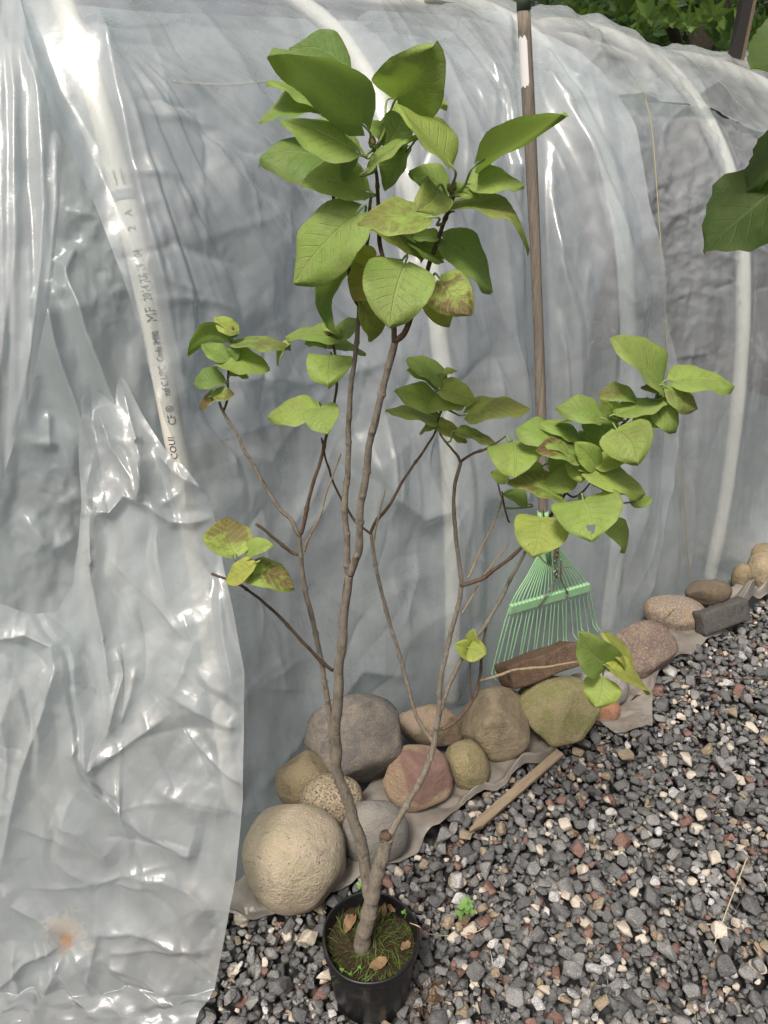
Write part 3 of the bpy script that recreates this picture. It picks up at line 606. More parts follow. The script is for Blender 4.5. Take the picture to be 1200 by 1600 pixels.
m_brick = rockmat('brick', (.165, .105, .07), (.12, .078, .052), (.25, .18, .125), .4, 18, 120, moss=((.10, .085, .05), .5, .5))
m_slab = rockmat('slab', (.115, .108, .10), (.095, .09, .082), (.16, .15, .14), .4, 20, 140)
d = ray(842, 1038); block('brick', 'weathered red brown brick lying across the stones under the rake', 'brick', np.array([0, 0, H])+d*1.99, (.205, .085, .062), (R(-34), R(-4), R(24)), m_brick, 3)
d = ray(1128, 962); block('paving_slab', 'dark grey slab propped on edge at the border of the gravel', 'slab', np.array([0, 0, H])+d*2.36, (.175, .045, .07), (R(-25), R(-4), R(22)), m_slab, 5, .008)

# wooden stake on the edge of the skirt
def wood(name, c1, c2, c3, sc):
    def build(g, tc):
        mp = g.n('Mapping'); mp.inputs['Scale'].default_value = sc; g.set(mp.inputs[0], tc)
        n = g.noise(mp.outputs[0], 5, 5, .7, .6); c = g.mix(g.sstep(n, .35, .65), c1, c2); f = g.noise(mp.outputs[0], 14, 4, .7); return g.mix(g.math('MULTIPLY', g.sstep(f, .55, .7), .7), c, c3)
    def bump(g, tc):
        mp = g.n('Mapping'); mp.inputs['Scale'].default_value = sc; g.set(mp.inputs[0], tc); return g.noise(mp.outputs[0], 12, 4, .7)
    return principled(name, c1, .8, .2, build, bump, .002)
m_stake = wood('stake_wood', (.31, .245, .17), (.235, .18, .12), (.13, .10, .07), (2, 40, 40))
pa, pb = ground(733, 1300, .03), ground(875, 1176, .04); ax = pb-pa; L = np.linalg.norm(ax)
Vs = []; 
for x, k in ((0, .0), (.02, .55), (.035, 1), (L*.5, 1), (L, 1)):
    wy = .011*max(k, .12); Vs += [(x, -wy, -.006), (x, wy, -.006), (x, wy, .006), (x, -wy, .006)]
Fs = [(3, 2, 1, 0)]+[(i*4+a, i*4+(a+1) % 4, i*4+4+(a+1) % 4, i*4+4+a) for i in range(4) for a in range(4)]+[(16, 17, 18, 19)]
st_ = obj('wooden_stake', mesh('wooden_stake', Vs, Fs, False), m_stake); st_.location = pa; st_.rotation_euler = (R(8), -math.asin(ax[2]/L), math.atan2(ax[1], ax[0])); bv = st_.modifiers.new('bevel', 'BEVEL'); bv.width = .0012
tag(st_, 'flat pointed wooden stake lying between the stones and the gravel', 'stake')

# ------------------------------------------------------------------ leaf rake
m_green = principled('rake_green', (.22, .50, .27), .45, .5, lambda g, tc: g.mix(g.math('MULTIPLY', g.sstep(g.noise(tc, 90, 3, .7), .58, .72), .5), g.mix(g.noise(tc, 30, 3), (.23, .45, .22), (.31, .54, .30)), (.10, .14, .08)))
m_handle = wood('rake_wood', (.27, .235, .19), (.18, .15, .12), (.09, .07, .055), (30, 30, 1.2))
m_grip = principled('rake_cap', (.10, .13, .09), .6, .3); m_wire = principled('rake_wire', (.30, .28, .25), .35, .6); m_wire.node_tree.nodes['Principled BSDF'].inputs['Metallic'].default_value = .8
m_rust = principled('rake_rust', (.13, .085, .06), .6, .4); m_paper = principled('sticker', (.85, .85, .83), .5, .3)
pL, pR = ground(766, 1056, .055), ground(934, 980, .055)
dt = ray(818, 2); top = np.array([0, 0, H])+dt*1.50
pn = np.cross(pR-pL, top-pL); pn /= np.linalg.norm(pn)
def rk(u, v, off=0.0):                      # pixel -> the rake's own plane
    d = ray(u, v); s = (pL-np.array([0, 0, H])).dot(pn)/d.dot(pn); p = np.array([0, 0, H])+d*s; return p+np.sign(-d.dot(pn))*pn*off
rake = empty('leaf_rake', (pL+pR)/2-[0, 0, .055], 'green wire leaf rake with a weathered wooden handle leaning on the plastic', 'rake')
h0, h1 = rk(849, 815), rk(818, 14); k = np.linspace(0, 1, 30)[:, None]; bend = np.sin(k*math.pi)*np.array([.006, 0, 0]); V, Fc = tube(h0*(1-k)+h1*k+bend, .0125+.0008*np.sin(k[:, 0]*9), 14); hd = put('handle', V, Fc, m_handle, rake)
V, Fc = tube([rk(818.6, 16), rk(818, -14), rk(817.8, -22)], [.0142, .0140, .010], 14); put('end_cap', V, Fc, m_grip, rake)
# sticker wrapped round part of the handle
parts = []; ax = (h1-h0)/np.linalg.norm(h1-h0); e1 = np.array([0, 0, H])-(h0+h1)/2; e1 -= ax*e1.dot(ax); e1 /= np.linalg.norm(e1); e2 = np.cross(ax, e1); e2 = -e2 if e2[0] > 0 else e2
s0, s1 = np.linalg.norm(rk(823, 135)-h0), np.linalg.norm(rk(820, 57)-h0); Vs = []; Fs = []; NA = 9; NS = 12
for i in range(NS+1):
    for j in range(NA):
        th = R(-15+105*j/(NA-1)) if 0 < i < NS else R(-5+95*j/(NA-1)); x = s0+(s1-s0)*i/NS+(.003*math.sin(j*2) if i in (0, NS) else 0); kk = x/np.linalg.norm(h1-h0)
        Vs.append(h0+ax*x+np.array([.006, 0, 0])*math.sin(kk*math.pi)+.0137*(math.cos(th)*e1+math.sin(th)*e2))
for i in range(NS):
    for j in range(NA-1): a = i*NA+j; Fs.append((a, a+1, a+NA+1, a+NA))
put('sticker', Vs, Fs, m_paper, hd)
V, Fc = tube([rk(848, 798), rk(850, 830), rk(853, 852), rk(857, 880)], [.0150, .0148, .0125, .009], 14); put('ferrule', V, Fc, m_green, rake)
NTN = 22
barL, barR = (794, 950), (917, 915)
for i in range(NTN):
    f = i/(NTN-1); bu = barL[0]+(barR[0]-barL[0])*f; bvv = barL[1]+(barR[1]-barL[1])*f; tu = 768+(934-768)*f+2.2*math.sin(i*4.1); tv = 1052+(976-1052)*f+5*math.sin(i*2.7); bu += .8*math.sin(i*5.3)
    a = rk(852+14*f, 846+3*math.sin(f*3), .002); b = rk(bu, bvv, .004+.003*math.sin(f*math.pi)); c = rk(tu, tv, .0); P = spline([a, (a*.5+b*.5)+pn*0, b, c], 5)
    e = c+np.array([0, 0, -.012])+(-pn if pn.dot(ray(848, 1000)) > 0 else pn)*.022; P = np.vstack([P, [e]]); V, Fc = tube(P, .0019, 6); put('tine', V, Fc, m_green, rake)
# the toothed cross bar
Pb = [rk(*barL, .008), rk(*barR, .008)]; axb = Pb[1]-Pb[0]; Lb = np.linalg.norm(axb); axb /= Lb; nb = -pn if pn.dot(ray(848, 900)) > 0 else pn; upb = np.cross(nb, axb); upb = upb if upb[2] > 0 else -upb
NB = 44; Vs = []; Fs = []
for i in range(NB+1):
    p = Pb[0]+axb*Lb*i/NB; tz = .012+(.0025 if i % 2 else 0)
    for (a, b) in ((-.015, .0), (-.0135, .0045), (tz-.003, .0050), (tz, .001), (tz, -.006), (-.015, -.004)): Vs.append(p+upb*a+nb*b)
for i in range(NB):
    for j in range(6): a = i*6+j; b = i*6+(j+1) % 6; Fs.append((a, b, b+6, a+6))
Fs += [tuple(range(6))[::-1], tuple(NB*6+j for j in range(6))]
put('cross_bar', Vs, Fs, m_green, rake, False)
# spring wire, ring and the slotted bracket
V, Fc = tube(spline([rk(836, 943, .016), rk(840, 935, .018), rk(858, 902, .022), rk(859, 885, .024), rk(857, 870, .024)], 6), .0022, 7); put('spring_wire', V, Fc, m_wire, rake)
V, Fc = tube(spline([rk(879, 928, .016), rk(880, 922, .018), rk(868, 900, .022), rk(867, 885, .024), rk(867, 868, .024)], 6), .0022, 7); put('spring_wire', V, Fc, m_wire, rake)
rc = rk(857.5, 889, .027); V, Fc = tube([rc+axb*.0065*math.cos(a)+upb*.0075*math.sin(a) for a in np.linspace(0, 2*math.pi, 21)], .0018, 7, False); put('wire_ring', V, Fc, m_wire, rake)
V, Fc = tube([rk(863, 893, .026)+axb*.0065*math.cos(a)+upb*.008*math.sin(a) for a in np.linspace(0, 2*math.pi, 21)], .0015, 7, False); put('wire_ring', V, Fc, m_rust, rake)
bc = rk(862, 858, .018); Vs = []
for a in (-.021, .021):
    for b in (-.0065, .0065):
        for c in (-.0035, .0035): Vs.append(bc+upb*a+axb*b+nb*c)
br = put('bracket', Vs, [(0, 1, 3, 2), (4, 6, 7, 5), (0, 4, 5, 1), (2, 3, 7, 6), (0, 2, 6, 4), (1, 5, 7, 3)], m_rust, rake, False)
for k_ in (-.010, .004):
    p = bc+upb*k_+nb*.0038; V, Fc = tube([p, p+nb*.002], .0032, 10); put('rivet', V, Fc, m_wire, br)

# ------------------------------------------------------------------ nursery pot
PX, PY = -.024, .843
m_pot = principled('pot_plastic', (.012, .012, .013), .38, .5, lambda g, tc: g.mix(g.math('MULTIPLY', g.sstep(g.noise(tc, 18, 5, .7), .52, .75), .5), (.010, .010, .011), (.07, .062, .052)), lambda g, tc: g.noise(tc, 50, 3), .0008)
pot = empty('nursery_pot', (PX, PY, 0), 'round black plastic nursery pot with ribbed sides standing on the gravel', 'pot')
def lathe(prof, n=64, rib=None):
    V = []; Fc = []
    for i, (r, z) in enumerate(prof):
        for k in range(n):
            a = 2*math.pi*k/n; rr = r+(rib(a, z) if rib else 0)
            V.append((PX+rr*math.cos(a), PY+rr*math.sin(a), z))
    for i in range(len(prof)-1):
        for k in range(n): k2 = (k+1) % n; Fc.append((i*n+k, i*n+k2, i*n+n+k2, i*n+n+k))
    return V, Fc
rib = lambda a, z: (.0010*max(0, math.cos(a*32))**6 if .02 < z < .150 else 0)
V, Fc = lathe([(.001, .003), (.060, .003), (.068, .004), (.071, .012), (.0765, .08), (.0815, .150), (.0815, .1505)], 192, rib); put('pot_wall', V, Fc, m_pot, pot)
wob = lambda a, z: .0010*math.sin(a*3+1)+.0006*math.sin(a*5)
V, Fc = lathe([(.0812, .148), (.0868, .1485), (.0876, .150), (.0872, .166), (.0860, .1685), (.0838, .1690), (.0825, .1675), (.0815, .158), (.0775, .125), (.074, .09)], 96, wob); put('rim', V, Fc, m_pot, pot)
NR, NA = 16, 48; Vs = []; Fs = []
for i in range(NR+1):
    for k in range(NA):
        a = 2*math.pi*k/NA; r = .0795*i/NR; x, y = r*math.cos(a), r*math.sin(a)
        Vs.append((PX+x, PY+y, .136+.008*mnoise.noise(Vector((x*40, y*40, 1)))+.004*mnoise.noise(Vector((x*140, y*140, 5)))+.010*math.exp(-((x+.01)**2+(y+.0)**2)/.0012)))
for i in range(NR):
    for k in range(NA): k2 = (k+1) % NA; Fs.append((i*NA+k, i*NA+k2, i*NA+NA+k2, i*NA+NA+k))
M_moss = principled('mossy_soil', (.03, .022, .015), .95, .1, lambda g, tc: g.mix(g.sstep(g.noise(tc, 55, 5, .7, .5), .52, .66), g.mix(g.noise(tc, 160, 4, .7), (.018, .012, .008), (.075, .05, .033)), g.mix(g.noise(tc, 300, 2), (.045, .075, .012), (.11, .15, .03))), lambda g, tc: g.noise(tc, 260, 4, .75), .007)
put('potting_soil', Vs, Fs, M_moss, pot)
# ------------------------------------------------------------------ the potted lilac
def bark(name, c1, c2, c3):
    def build(g, tc):
        mp = g.n('Mapping'); mp.inputs['Scale'].default_value = (1, 1, .35); g.set(mp.inputs[0], tc)
        n = g.noise(mp.outputs[0], 150, 5, .75, .4); c = g.mix(g.sstep(n, .35, .68), c1, c2); f = g.noise(tc, 520, 2, .6); c = g.mix(g.math('MULTIPLY', g.sstep(f, .60, .68), .55), c, c3)
        return g.mix(g.math('MULTIPLY', g.sstep(g.noise(mp.outputs[0], 70, 5, .75), .52, .66), .7), c, tuple(x*.45 for x in c1))
    return principled(name, c1, .85, .2, build, lambda g, tc: g.math('ADD', g.noise(tc, 220, 5, .78), g.math('MULTIPLY', g.noise(tc, 600, 2), .4)), .0032)
M_bark = bark('bark', (.195, .168, .13), (.265, .235, .19), (.37, .335, .275)); M_twig = bark('bark_dark', (.105, .072, .048), (.15, .105, .07), (.24, .18, .12)); M_dry = bark('bark_pale', (.36, .28, .18), (.30, .23, .14), (.42, .35, .24))
def leafmat(name, under=False, dark=1.0):
    m, t, o = newmat(name); g = G(t); uv = g.n('UVMap').outputs[0]; sep = g.n('SeparateXYZ'); g.set(sep.inputs[0], uv); s = sep.outputs[0]; l = g.math('ABSOLUTE', g.math('MULTIPLY_ADD', sep.outputs[1], 2.0, -1.0))
    att = lambda nm: g.n('Attribute', attribute_type='OBJECT', attribute_name=nm).outputs['Fac']
    hue, pur = att('yellow'), att('purple'); tc = g.n('TexCoord').outputs['Object']; geo = g.n('NewGeometry')
    ph = g.math('MULTIPLY', g.math('SUBTRACT', s, g.math('MULTIPLY', l, .30)), 7.0)
    sv = g.math('ABSOLUTE', g.math('SUBTRACT', g.math('FRACT', ph), .5))       # 0 on a side vein
    vein = g.math('MULTIPLY', g.sstep(sv, .085, .0), g.sstep(l, 1.0, .35)); mid = g.sstep(l, .055, .012); vein = g.math('MAXIMUM', g.math('MULTIPLY', vein, .55), mid)
    net = g.n('TexVoronoi', feature='DISTANCE_TO_EDGE', i_Scale=230.0); g.set(net.inputs['Vector'], tc); netm = g.sstep(net.outputs['Distance'], .10, .0)
    gr = g.ramp(hue, [(0, (.095, .175, .040)), (.35, (.195, .310, .078)), (.62, (.32, .445, .095)), (.85, (.48, .48, .09)), (1, (.50, .40, .08))])
    nz = g.noise(tc, 34, 4, .6, .3); c = g.mix(g.sstep(nz, .35, .68), gr, g.mix(.42, gr, (.30, .34, .13))); c = g.mix(g.math('MULTIPLY', g.sstep(g.noise(tc, 85, 4, .7), .48, .64), .35), c, g.mix(.55, gr, (.05, .10, .02)))
    c = g.mix(g.math('MULTIPLY', vein, .62), c, g.mix(.5, gr, (.42, .50, .20))); c = g.mix(g.math('MULTIPLY', netm, .12), c, (.26, .34, .12))
    pm = g.math('MULTIPLY', g.sstep(g.math('ADD', g.noise(tc, 48, 4, .7, .6), g.math('MULTIPLY', s, .22)), .46, .66), g.math('MULTIPLY_ADD', g.sstep(sv, .0, .13), .75, .25)); pm = g.math('MULTIPLY', g.math('MULTIPLY', pm, pur), g.sstep(l, 1.05, .75), clamp=True)
    c = g.mix(pm, c, (.15, .065, .045))
    sp = g.math('MULTIPLY', g.sstep(g.noise(tc, 150, 2, .5), .70, .75), .45); c = g.mix(sp, c, (.13, .09, .03))
    rim = g.math('MULTIPLY', g.sstep(g.math('ADD', l, g.math('MULTIPLY', g.noise(tc, 60, 2), .12)), 1.0, 1.07), .6); c = g.mix(rim, c, (.20, .14, .06))
    c = g.mix(g.math('MULTIPLY', geo.outputs['Backfacing'], .45), c, g.mix(.5, gr, (.24, .32, .13)))
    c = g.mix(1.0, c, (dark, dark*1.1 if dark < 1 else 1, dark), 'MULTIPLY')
    bh = g.math('ADD', g.math('MULTIPLY', vein, -.8), g.math('ADD', g.math('MULTIPLY', netm, -.15), g.math('MULTIPLY', g.noise(tc, 55, 3), .7))); bn = g.n('Bump', i_Strength=.75, i_Distance=.0016); g.set(bn.inputs['Height'], bh)
    b = g.n('BsdfPrincipled', i_Roughness=.54); b.inputs['Specular IOR Level'].default_value = .34; g.set(b.inputs['Base Color'], c); g.set(b.inputs['Normal'], bn.outputs[0])
    tl = g.n('BsdfTranslucent'); g.set(tl.inputs[0], g.mix(.55, c, (.30, .48, .03), 'MIX')); mx = g.n('MixShader', i_0=.36); t.links.new(b.outputs[0], mx.inputs[1]); t.links.new(tl.outputs[0], mx.inputs[2]); t.links.new(mx.outputs[0], o.inputs[0]); return m
M_leaf = leafmat('lilac_leaf'); M_pet = principled('petiole', (.20, .27, .08), .5, .3)
lilac = empty('lilac_shrub', (PX, PY, .14), 'young multi stemmed lilac with heart shaped leaves growing in the black pot', 'shrub')
STEM_PTS = []; STEM_PX = []
def knobby(P, r, seed, every=.045, amp=.3, n=12):
    L = np.r_[0, np.cumsum(np.linalg.norm(np.diff(P, axis=0), axis=1))]; rs = np.random.default_rng(seed); x = rs.uniform(.02, .04); ang = 2*np.pi*np.arange(n)/n; ph = rs.uniform(0, 3)
    rr = np.repeat((np.array(r)*(1+.04*np.sin(L*140+seed)+.03*np.sin(L*61)))[:, None], n, 1)
    while x < L[-1]:                        # paired bud scars, turned a right angle from node to node
        g = np.exp(-((L-x)/.0026)**2)[:, None]; rr = rr*(1+amp*.35*g+amp*1.6*g*np.abs(np.cos(ang-ph))[None]**5); ph += np.pi/2; x += every*rs.uniform(.75, 1.3)
    return rr*(1+.05*np.sin(3*ang+seed)[None]*np.sin(L*37+seed)[:, None])
def stem(pts, r0, r1, mat=None, seed=1, leafy=True, every=.045, name='stem'):
    """pts: (u, v, Y) ; radii in pixels at the two ends"""
    Q = np.array([at(*p) for p in pts]); P = spline(Q, 14); Ls = np.r_[0, np.cumsum(np.linalg.norm(np.diff(P, axis=0), axis=1))]; nP = max(8, int(Ls[-1]/.0022)); kk = np.linspace(0, Ls[-1], nP); P = np.stack([np.interp(kk, Ls, P[:, i]) for i in range(3)], 1); jit = np.stack([fbm(np.arange(nP)*.04, np.full(nP, seed+k*7.3), seed) for k in range(3)], 1)*.0016; jit[0] = 0; P = P+jit
    dep = P[:, 1]*CP-(P[:, 2]-H)*SP; k = np.linspace(0, 1, nP); rad = (.82 if r0 > 8.5 else .74)*(r0*(1-k)+r1*k)*dep/F
    V, Fc = tube(P, knobby(P, rad, seed, every, .22 if r0 < 9 else .05), 12); o = put(name, V, Fc, mat or M_bark, lilac)
    if leafy:
        STEM_PTS.append(P); STEM_PX.append(np.stack(project(P), 1))
    return o
b0 = ground(564, 1484, .13)[1]
stem([(564, 1490, b0), (572, 1440, .835), (584, 1390, .842), (598, 1335, .85), (604, 1309, .853)], 16, 12.5, M_bark, 3, False, name='trunk')
stem([(604, 1312, .853), (603, 1304, .854)], 12.5, 10.5, M_twig, 5, False, name='cut_stub')
stem([(578, 1400, .852), (573, 1368, .866), (562, 1311, .872), (542, 1245, .878), (528, 1210, .88), (525, 1170, .88), (526, 1115, .88), (531, 1037, .88), (537, 960, .88), (546, 898, .88)], 12, 8.2, M_bark, 7, False)
stem([(544, 905, .88), (541, 860, .882), (540, 827, .885), (542, 735, .89), (544, 662, .89), (550, 588, .89), (557, 533, .89), (559, 471, .89), (567, 410, .885), (575, 350, .88), (580, 300, .878)], 7.5, 3.5, M_bark, 11)
stem([(548, 898, .88), (556, 872, .876), (562, 850, .874), (564, 790, .87), (577, 698, .865), (592, 643, .862), (605, 585, .86), (617, 532, .858)], 8, 7.5, M_bark, 13, False)
stem([(617, 534, .858), (613, 490, .852), (602, 430, .85), (594, 380, .85), (589, 290, .85), (586, 234, .85)], 6, 3.5, M_twig, 17)
stem([(617, 534, .858), (634, 519, .855), (650, 470, .852), (673, 410, .85), (692, 356, .848), (709, 306, .846)], 6.5, 3.8, M_twig, 19)
stem([(559, 475, .89), (544, 425, .90), (530, 370, .905), (516, 285, .905), (510, 235, .905), (505, 152, .90)], 4.5, 3, M_twig, 23)
stem([(522, 1205, .88), (518, 1165, .884), (515, 1110, .888), (501, 1037, .894), (486, 960, .90), (476, 915, .904), (471, 865, .907), (469, 834, .91)], 6, 5, M_bark, 29, False)
stem([(469, 836, .91), (455, 812, .912), (436, 794, .914), (407, 746, .92), (374, 685, .925), (348, 643, .93), (341, 628, .93)], 4.6, 3, M_bark, 31, False)
stem([(349, 645, .93), (354, 625, .93), (355, 605, .93), (358, 570, .93), (361, 540, .93), (358, 525, .93)], 2.6, 1.6, M_twig, 37, every=.02)
stem([(470, 834, .91), (478, 805, .913), (487, 772, .917), (504, 706, .924), (512, 672, .928), (524, 618, .935), (523, 570, .938), (518, 530, .94)], 4.4, 2.4, M_twig, 41)
stem([(476, 862, .907), (484, 835, .90), (498, 805, .897), (515, 760, .895), (531, 711, .893)], 2.2, 1.6, M_dry, 43, False, name='dry_twig')
stem([(473, 869, .907), (454, 863, .903), (432, 845, .898), (412, 828, .894), (399, 819, .892)], 3.6, 3.2, M_twig, 47, False, name='bare_twig')
stem([(520, 1047, .885), (500, 1030, .876), (467, 996, .866), (433, 960, .858), (407, 937, .852), (380, 916, .848), (362, 907, .845), (331, 896, .84)], 4.0, 2.8, M_twig, 53)
stem([(364, 908, .845), (367, 895, .842), (371, 882, .84)], 2.0, 1.4, M_twig, 59)
stem([(601, 1318, .856), (618, 1288, .866), (640, 1250, .88), (661, 1211, .892), (678, 1161, .905), (687, 1115, .915)], 7.5, 6.0, M_bark, 61, False)
stem([(679, 1160, .905), (668, 1148, .912), (650, 1115, .922), (632, 1058, .935), (617, 1000, .945), (602, 946, .952), (590, 896, .958), (582, 850, .962), (579, 834, .963)], 4.5, 3.8, M_bark, 67, False)
stem([(579, 834, .963), (588, 815, .965), (605, 794, .968), (638, 739, .975), (660, 708, .98), (680, 678, .985), (684, 655, .985), (693, 630, .985), (698, 608, .985)], 3.6, 1.8, M_twig, 71)
stem([(578, 834, .963), (553, 812, .96), (531, 775, .957), (513, 724, .952), (503, 686, .948)], 2.8, 2.0, M_twig, 73, False, name='bare_twig')
stem([(583, 848, .96), (592, 805, .955), (601, 762, .952)], 2.0, 1.4, M_dry, 79, False, name='dry_twig')
stem([(687, 1117, .915), (689, 1070, .92), (701, 1005, .926), (714, 955, .93), (720, 912, .933), (715, 860, .937), (710, 803, .94), (713, 755, .942), (719, 722, .944)], 5.5, 3.8, M_bark, 83, False)
stem([(719, 723, .944), (714, 711, .948), (706, 702, .953), (696, 691, .96), (686, 676, .966)], 3.0, 2.0, M_twig, 89)
stem([(719, 723, .944), (735, 711, .94), (755, 703, .935), (775, 692, .93), (790, 680, .928)], 3.2, 1.8, M_twig, 97)
stem([(721, 914, .933), (740, 908, .928), (760, 900, .922), (784, 881, .915), (810, 862, .908), (845, 825, .90), (880, 776, .895), (925, 720, .89), (962, 674, .885), (1006, 634, .88)], 4.6, 2.2, M_twig, 101)
stem([(885, 770, .895), (897, 778, .89), (910, 770, .885), (925, 752, .88)], 2.4, 1.6, M_twig, 102)
stem([(688, 1108, .917), (702, 1068, .922), (728, 1020, .928), (758, 977, .934), (784, 929, .94), (818, 866, .946), (830, 840, .948)], 4.6, 3.4, M_bark, 103, False)
stem([(690, 1139, .91), (712, 1125, .916), (738, 1094, .924), (751, 1062, .93), (754, 1010, .934), (760, 972, .936)], 4.0, 2.2, M_twig, 107, False)
stem([(751, 1062, .93), (780, 1055, .924), (810, 1048, .918), (862, 1042, .908), (908, 1034, .90), (930, 1042, .896), (952, 1046, .893)], 3.0, 2.0, M_dry, 109)
stem([(722, 958, .931), (745, 916, .94), (771, 877, .95), (793, 850, .957)], 2.2, 1.3, M_dry, 113, False, name='dry_twig')
stem([(730, 903, .934), (754, 855, .945), (784, 790, .955), (782, 770, .957), (778, 745, .955)], 2.4, 1.6, M_dry, 127, name='dry_twig')
stem([(796, 816, .957), (789, 795, .956), (782, 769, .957)], 2.0, 1.6, M_twig, 131, name='bare_twig')
stem([(738, 1095, .924), (735, 1060, .925), (733, 1020, .926), (733, 1003, .926)], 1.8, 1.2, M_twig, 137)
stem([(838, 862, .935), (855, 880, .93), (870, 885, .928), (893, 886, .926)], 1.6, 1.0, M_dry, 139, False, name='dry_twig')
ALLP = np.vstack(STEM_PTS); ALLX = np.vstack(STEM_PX)

NS, NL = 15, 6                              # leaf grid: along, half across
def leaf_shape(L, W, arch, fold, wave, seed, tipcurl=0.0, cord=.10):
    """x along the midrib (0..L), y across, z up; lilac outline: broad heart, drawn-out tip"""
    rs = np.random.default_rng(seed); p1, p2 = rs.uniform(0, 6, 2); s = np.linspace(0, 1, NS+1)
    tw = rs.normal()*.28; bend = rs.normal()*.06; cup = rs.uniform(-.1, .75); rl = rs.uniform(-.1, .5)
    hw = np.interp(s, [0, .05, .12, .2, .32, .45, .6, .75, .87, .95, 1], [.12, .58, .83, .95, 1, .98, .88, .68, .43, .19, .01])*.5*W
    pts = []; uv = []
    for i in range(NS+1):
        for j in range(-NL, NL+1):
            l = j/NL; y = hw[i]*l; x = s[i]*L-cord*L*abs(l)**1.5*math.exp(-s[i]/.22)*1.0
            z = arch*L*4*s[i]*(1-s[i]) + fold*abs(y) + wave*W*math.sin(s[i]*9+p1+l*1.5)*abs(l)**2*.8 + wave*W*.5*math.sin(s[i]*17+p2)*abs(l)**3
            z -= tipcurl*L*max(0, s[i]-.6)**2*2.5; z -= .10*W*abs(l)**3*.5*(1 if wave < .07 else -.3)
            z += tw*y*s[i]+cup*y*y/W*(1-.4*s[i])-rl*max(0, abs(l)-.55)**2*W*s[i]; y += bend*L*math.sin(s[i]*math.pi)
            pts.append((x, y, z)); uv.append((s[i], (l+1)/2))
    Fc = []; w_ = 2*NL+1
    for i in range(NS):
        for j in range(2*NL): a = i*w_+j; Fc.append((a, a+w_, a+w_+1, a+1))
    return np.array(pts), Fc, uv
leaf_n = 0
def add_leaf(parent, mat, B, T, wpx, dy=0.0, under=False, hue=.45, purple=0.0, arch=None, fold=None, wave=.045, ratio=.80, tc=0.0, hole=None, toward=1, petiole=True, Y=None, seed=None, pmat=None, lmaker=None, name='leaf'):
    global leaf_n; leaf_n += 1; sd_ = seed or leaf_n*13+1; rs = np.random.default_rng(sd_)
    near = None
    if Y is None:
        dd = np.hypot(ALLX[:, 0]-B[0], ALLX[:, 1]-B[1]); i = int(np.argmin(dd)); near = ALLP[i]; Y = near[1]+dy
    b = at(B[0], B[1], Y); dep = b[1]*CP-(b[2]-H)*SP; Lpx = math.hypot(T[0]-B[0], T[1]-B[1]); La = Lpx*dep/F; Wa = wpx*dep/F*1.1
    k = Wa/La
    if k > ratio: L = Wa/ratio; W = Wa; roll = 0.0; dd_ = math.sqrt(max(L*L-La*La, 0))
    else: L = La; W = La*ratio; roll = math.acos(max(.05, k/ratio)); dd_ = 0.0
    dT = ray(*T); dT = dT/np.linalg.norm(dT); tgt0 = at(T[0], T[1], Y); tip = tgt0-dT*dd_*toward
    if dd_ == 0: tip = tgt0+dT*rs.normal()*.10*L
    a = tip-b; Lr = np.linalg.norm(a); a /= Lr; c = np.array([0, 0, H])-(b+tip)/2; c -= a*c.dot(a); c /= np.linalg.norm(c)
    p = np.cross(a, c); p = p if p[2] > 0 else -p; N = (-c if under else c)*math.cos(roll)+p*math.sin(roll); S = np.cross(N, a)
    arch = rs.uniform(.03, .11) if arch is None else arch; fold = rs.uniform(-.02, .22) if fold is None else fold
    pts, Fc, uv = (lmaker or leaf_shape)(Lr, W, arch, fold, wave, sd_, tc); Wd = b+pts[:, :1]*a+pts[:, 1:2]*S+pts[:, 2:3]*N
    # face winding: make the upper side the front
    e1 = Wd[Fc[len(Fc)//2][1]]-Wd[Fc[len(Fc)//2][0]]; e2 = Wd[Fc[len(Fc)//2][3]]-Wd[Fc[len(Fc)//2][0]]
    flip = np.cross(e1, e2).dot(N) < 0
    if hole is not None:
        cu, cv, hr = hole; fu, fv = project(np.array([Wd[list(f)].mean(0) for f in Fc])); kp = [i for i in range(len(Fc)) if math.hypot(fu[i]-cu, fv[i]-cv) > hr]; Fc = [Fc[i] for i in kp]
    if flip: Fc = [f[::-1] for f in Fc]
    mi = [0]*len(Fc); VV = list(Wd); UVs = list(uv)
    if petiole and near is not None:
        d0 = near-b; ln = np.linalg.norm(d0); m1_ = b-a*min(.012, ln*.4)-N*.002; m2_ = near*.6+b*.4+np.array([0, 0, -.004]); V, F2 = tube(spline([b+a*.004-N*.0006, m1_, m2_, near], 4), np.linspace(.0010, .0016, 13), 6); o_ = len(VV)
        VV += V; UVs += [(0, .5)]*len(V); Fc = Fc+[tuple(i+o_ for i in f) for f in F2]; mi += [1]*len(F2)
    o = put(name, VV, Fc, [mat, pmat or M_pet], parent, True, b, mi); uvl = o.data.uv_layers.new(name='UVMap'); li = np.empty(len(o.data.loops), np.int32); o.data.loops.foreach_get('vertex_index', li); uvl.data.foreach_set('uv', np.array(UVs, np.float32)[li].ravel())
    o['yellow'] = float(np.clip(hue+.12+rs.normal()*.08, 0, 1)); o['purple'] = float(purple); return o
def zoomed(f, ou, ov):
    def go(B, T, wz, **kw):
        if f == .5 and B[0] < 310: kw['hue'] = kw.get('hue', .45)+.14  # brighter, yellower leaf colour painted in to offset the shade on this cluster
        wz = wz*(1.0 if f == .4333 and ov == 40 else .92)
        cv = lambda p: (ou+f*p[0], ov+f*p[1])
        if 'hole' in kw: hh = kw['hole']; kw['hole'] = (ou+f*hh[0], ov+f*hh[1], hh[2]*f)
        return add_leaf(lilac, M_leaf, cv(B), cv(T), wz*f, **kw)
    return go
z2 = zoomed(.4333, 380, 40); UN = dict(under=True)
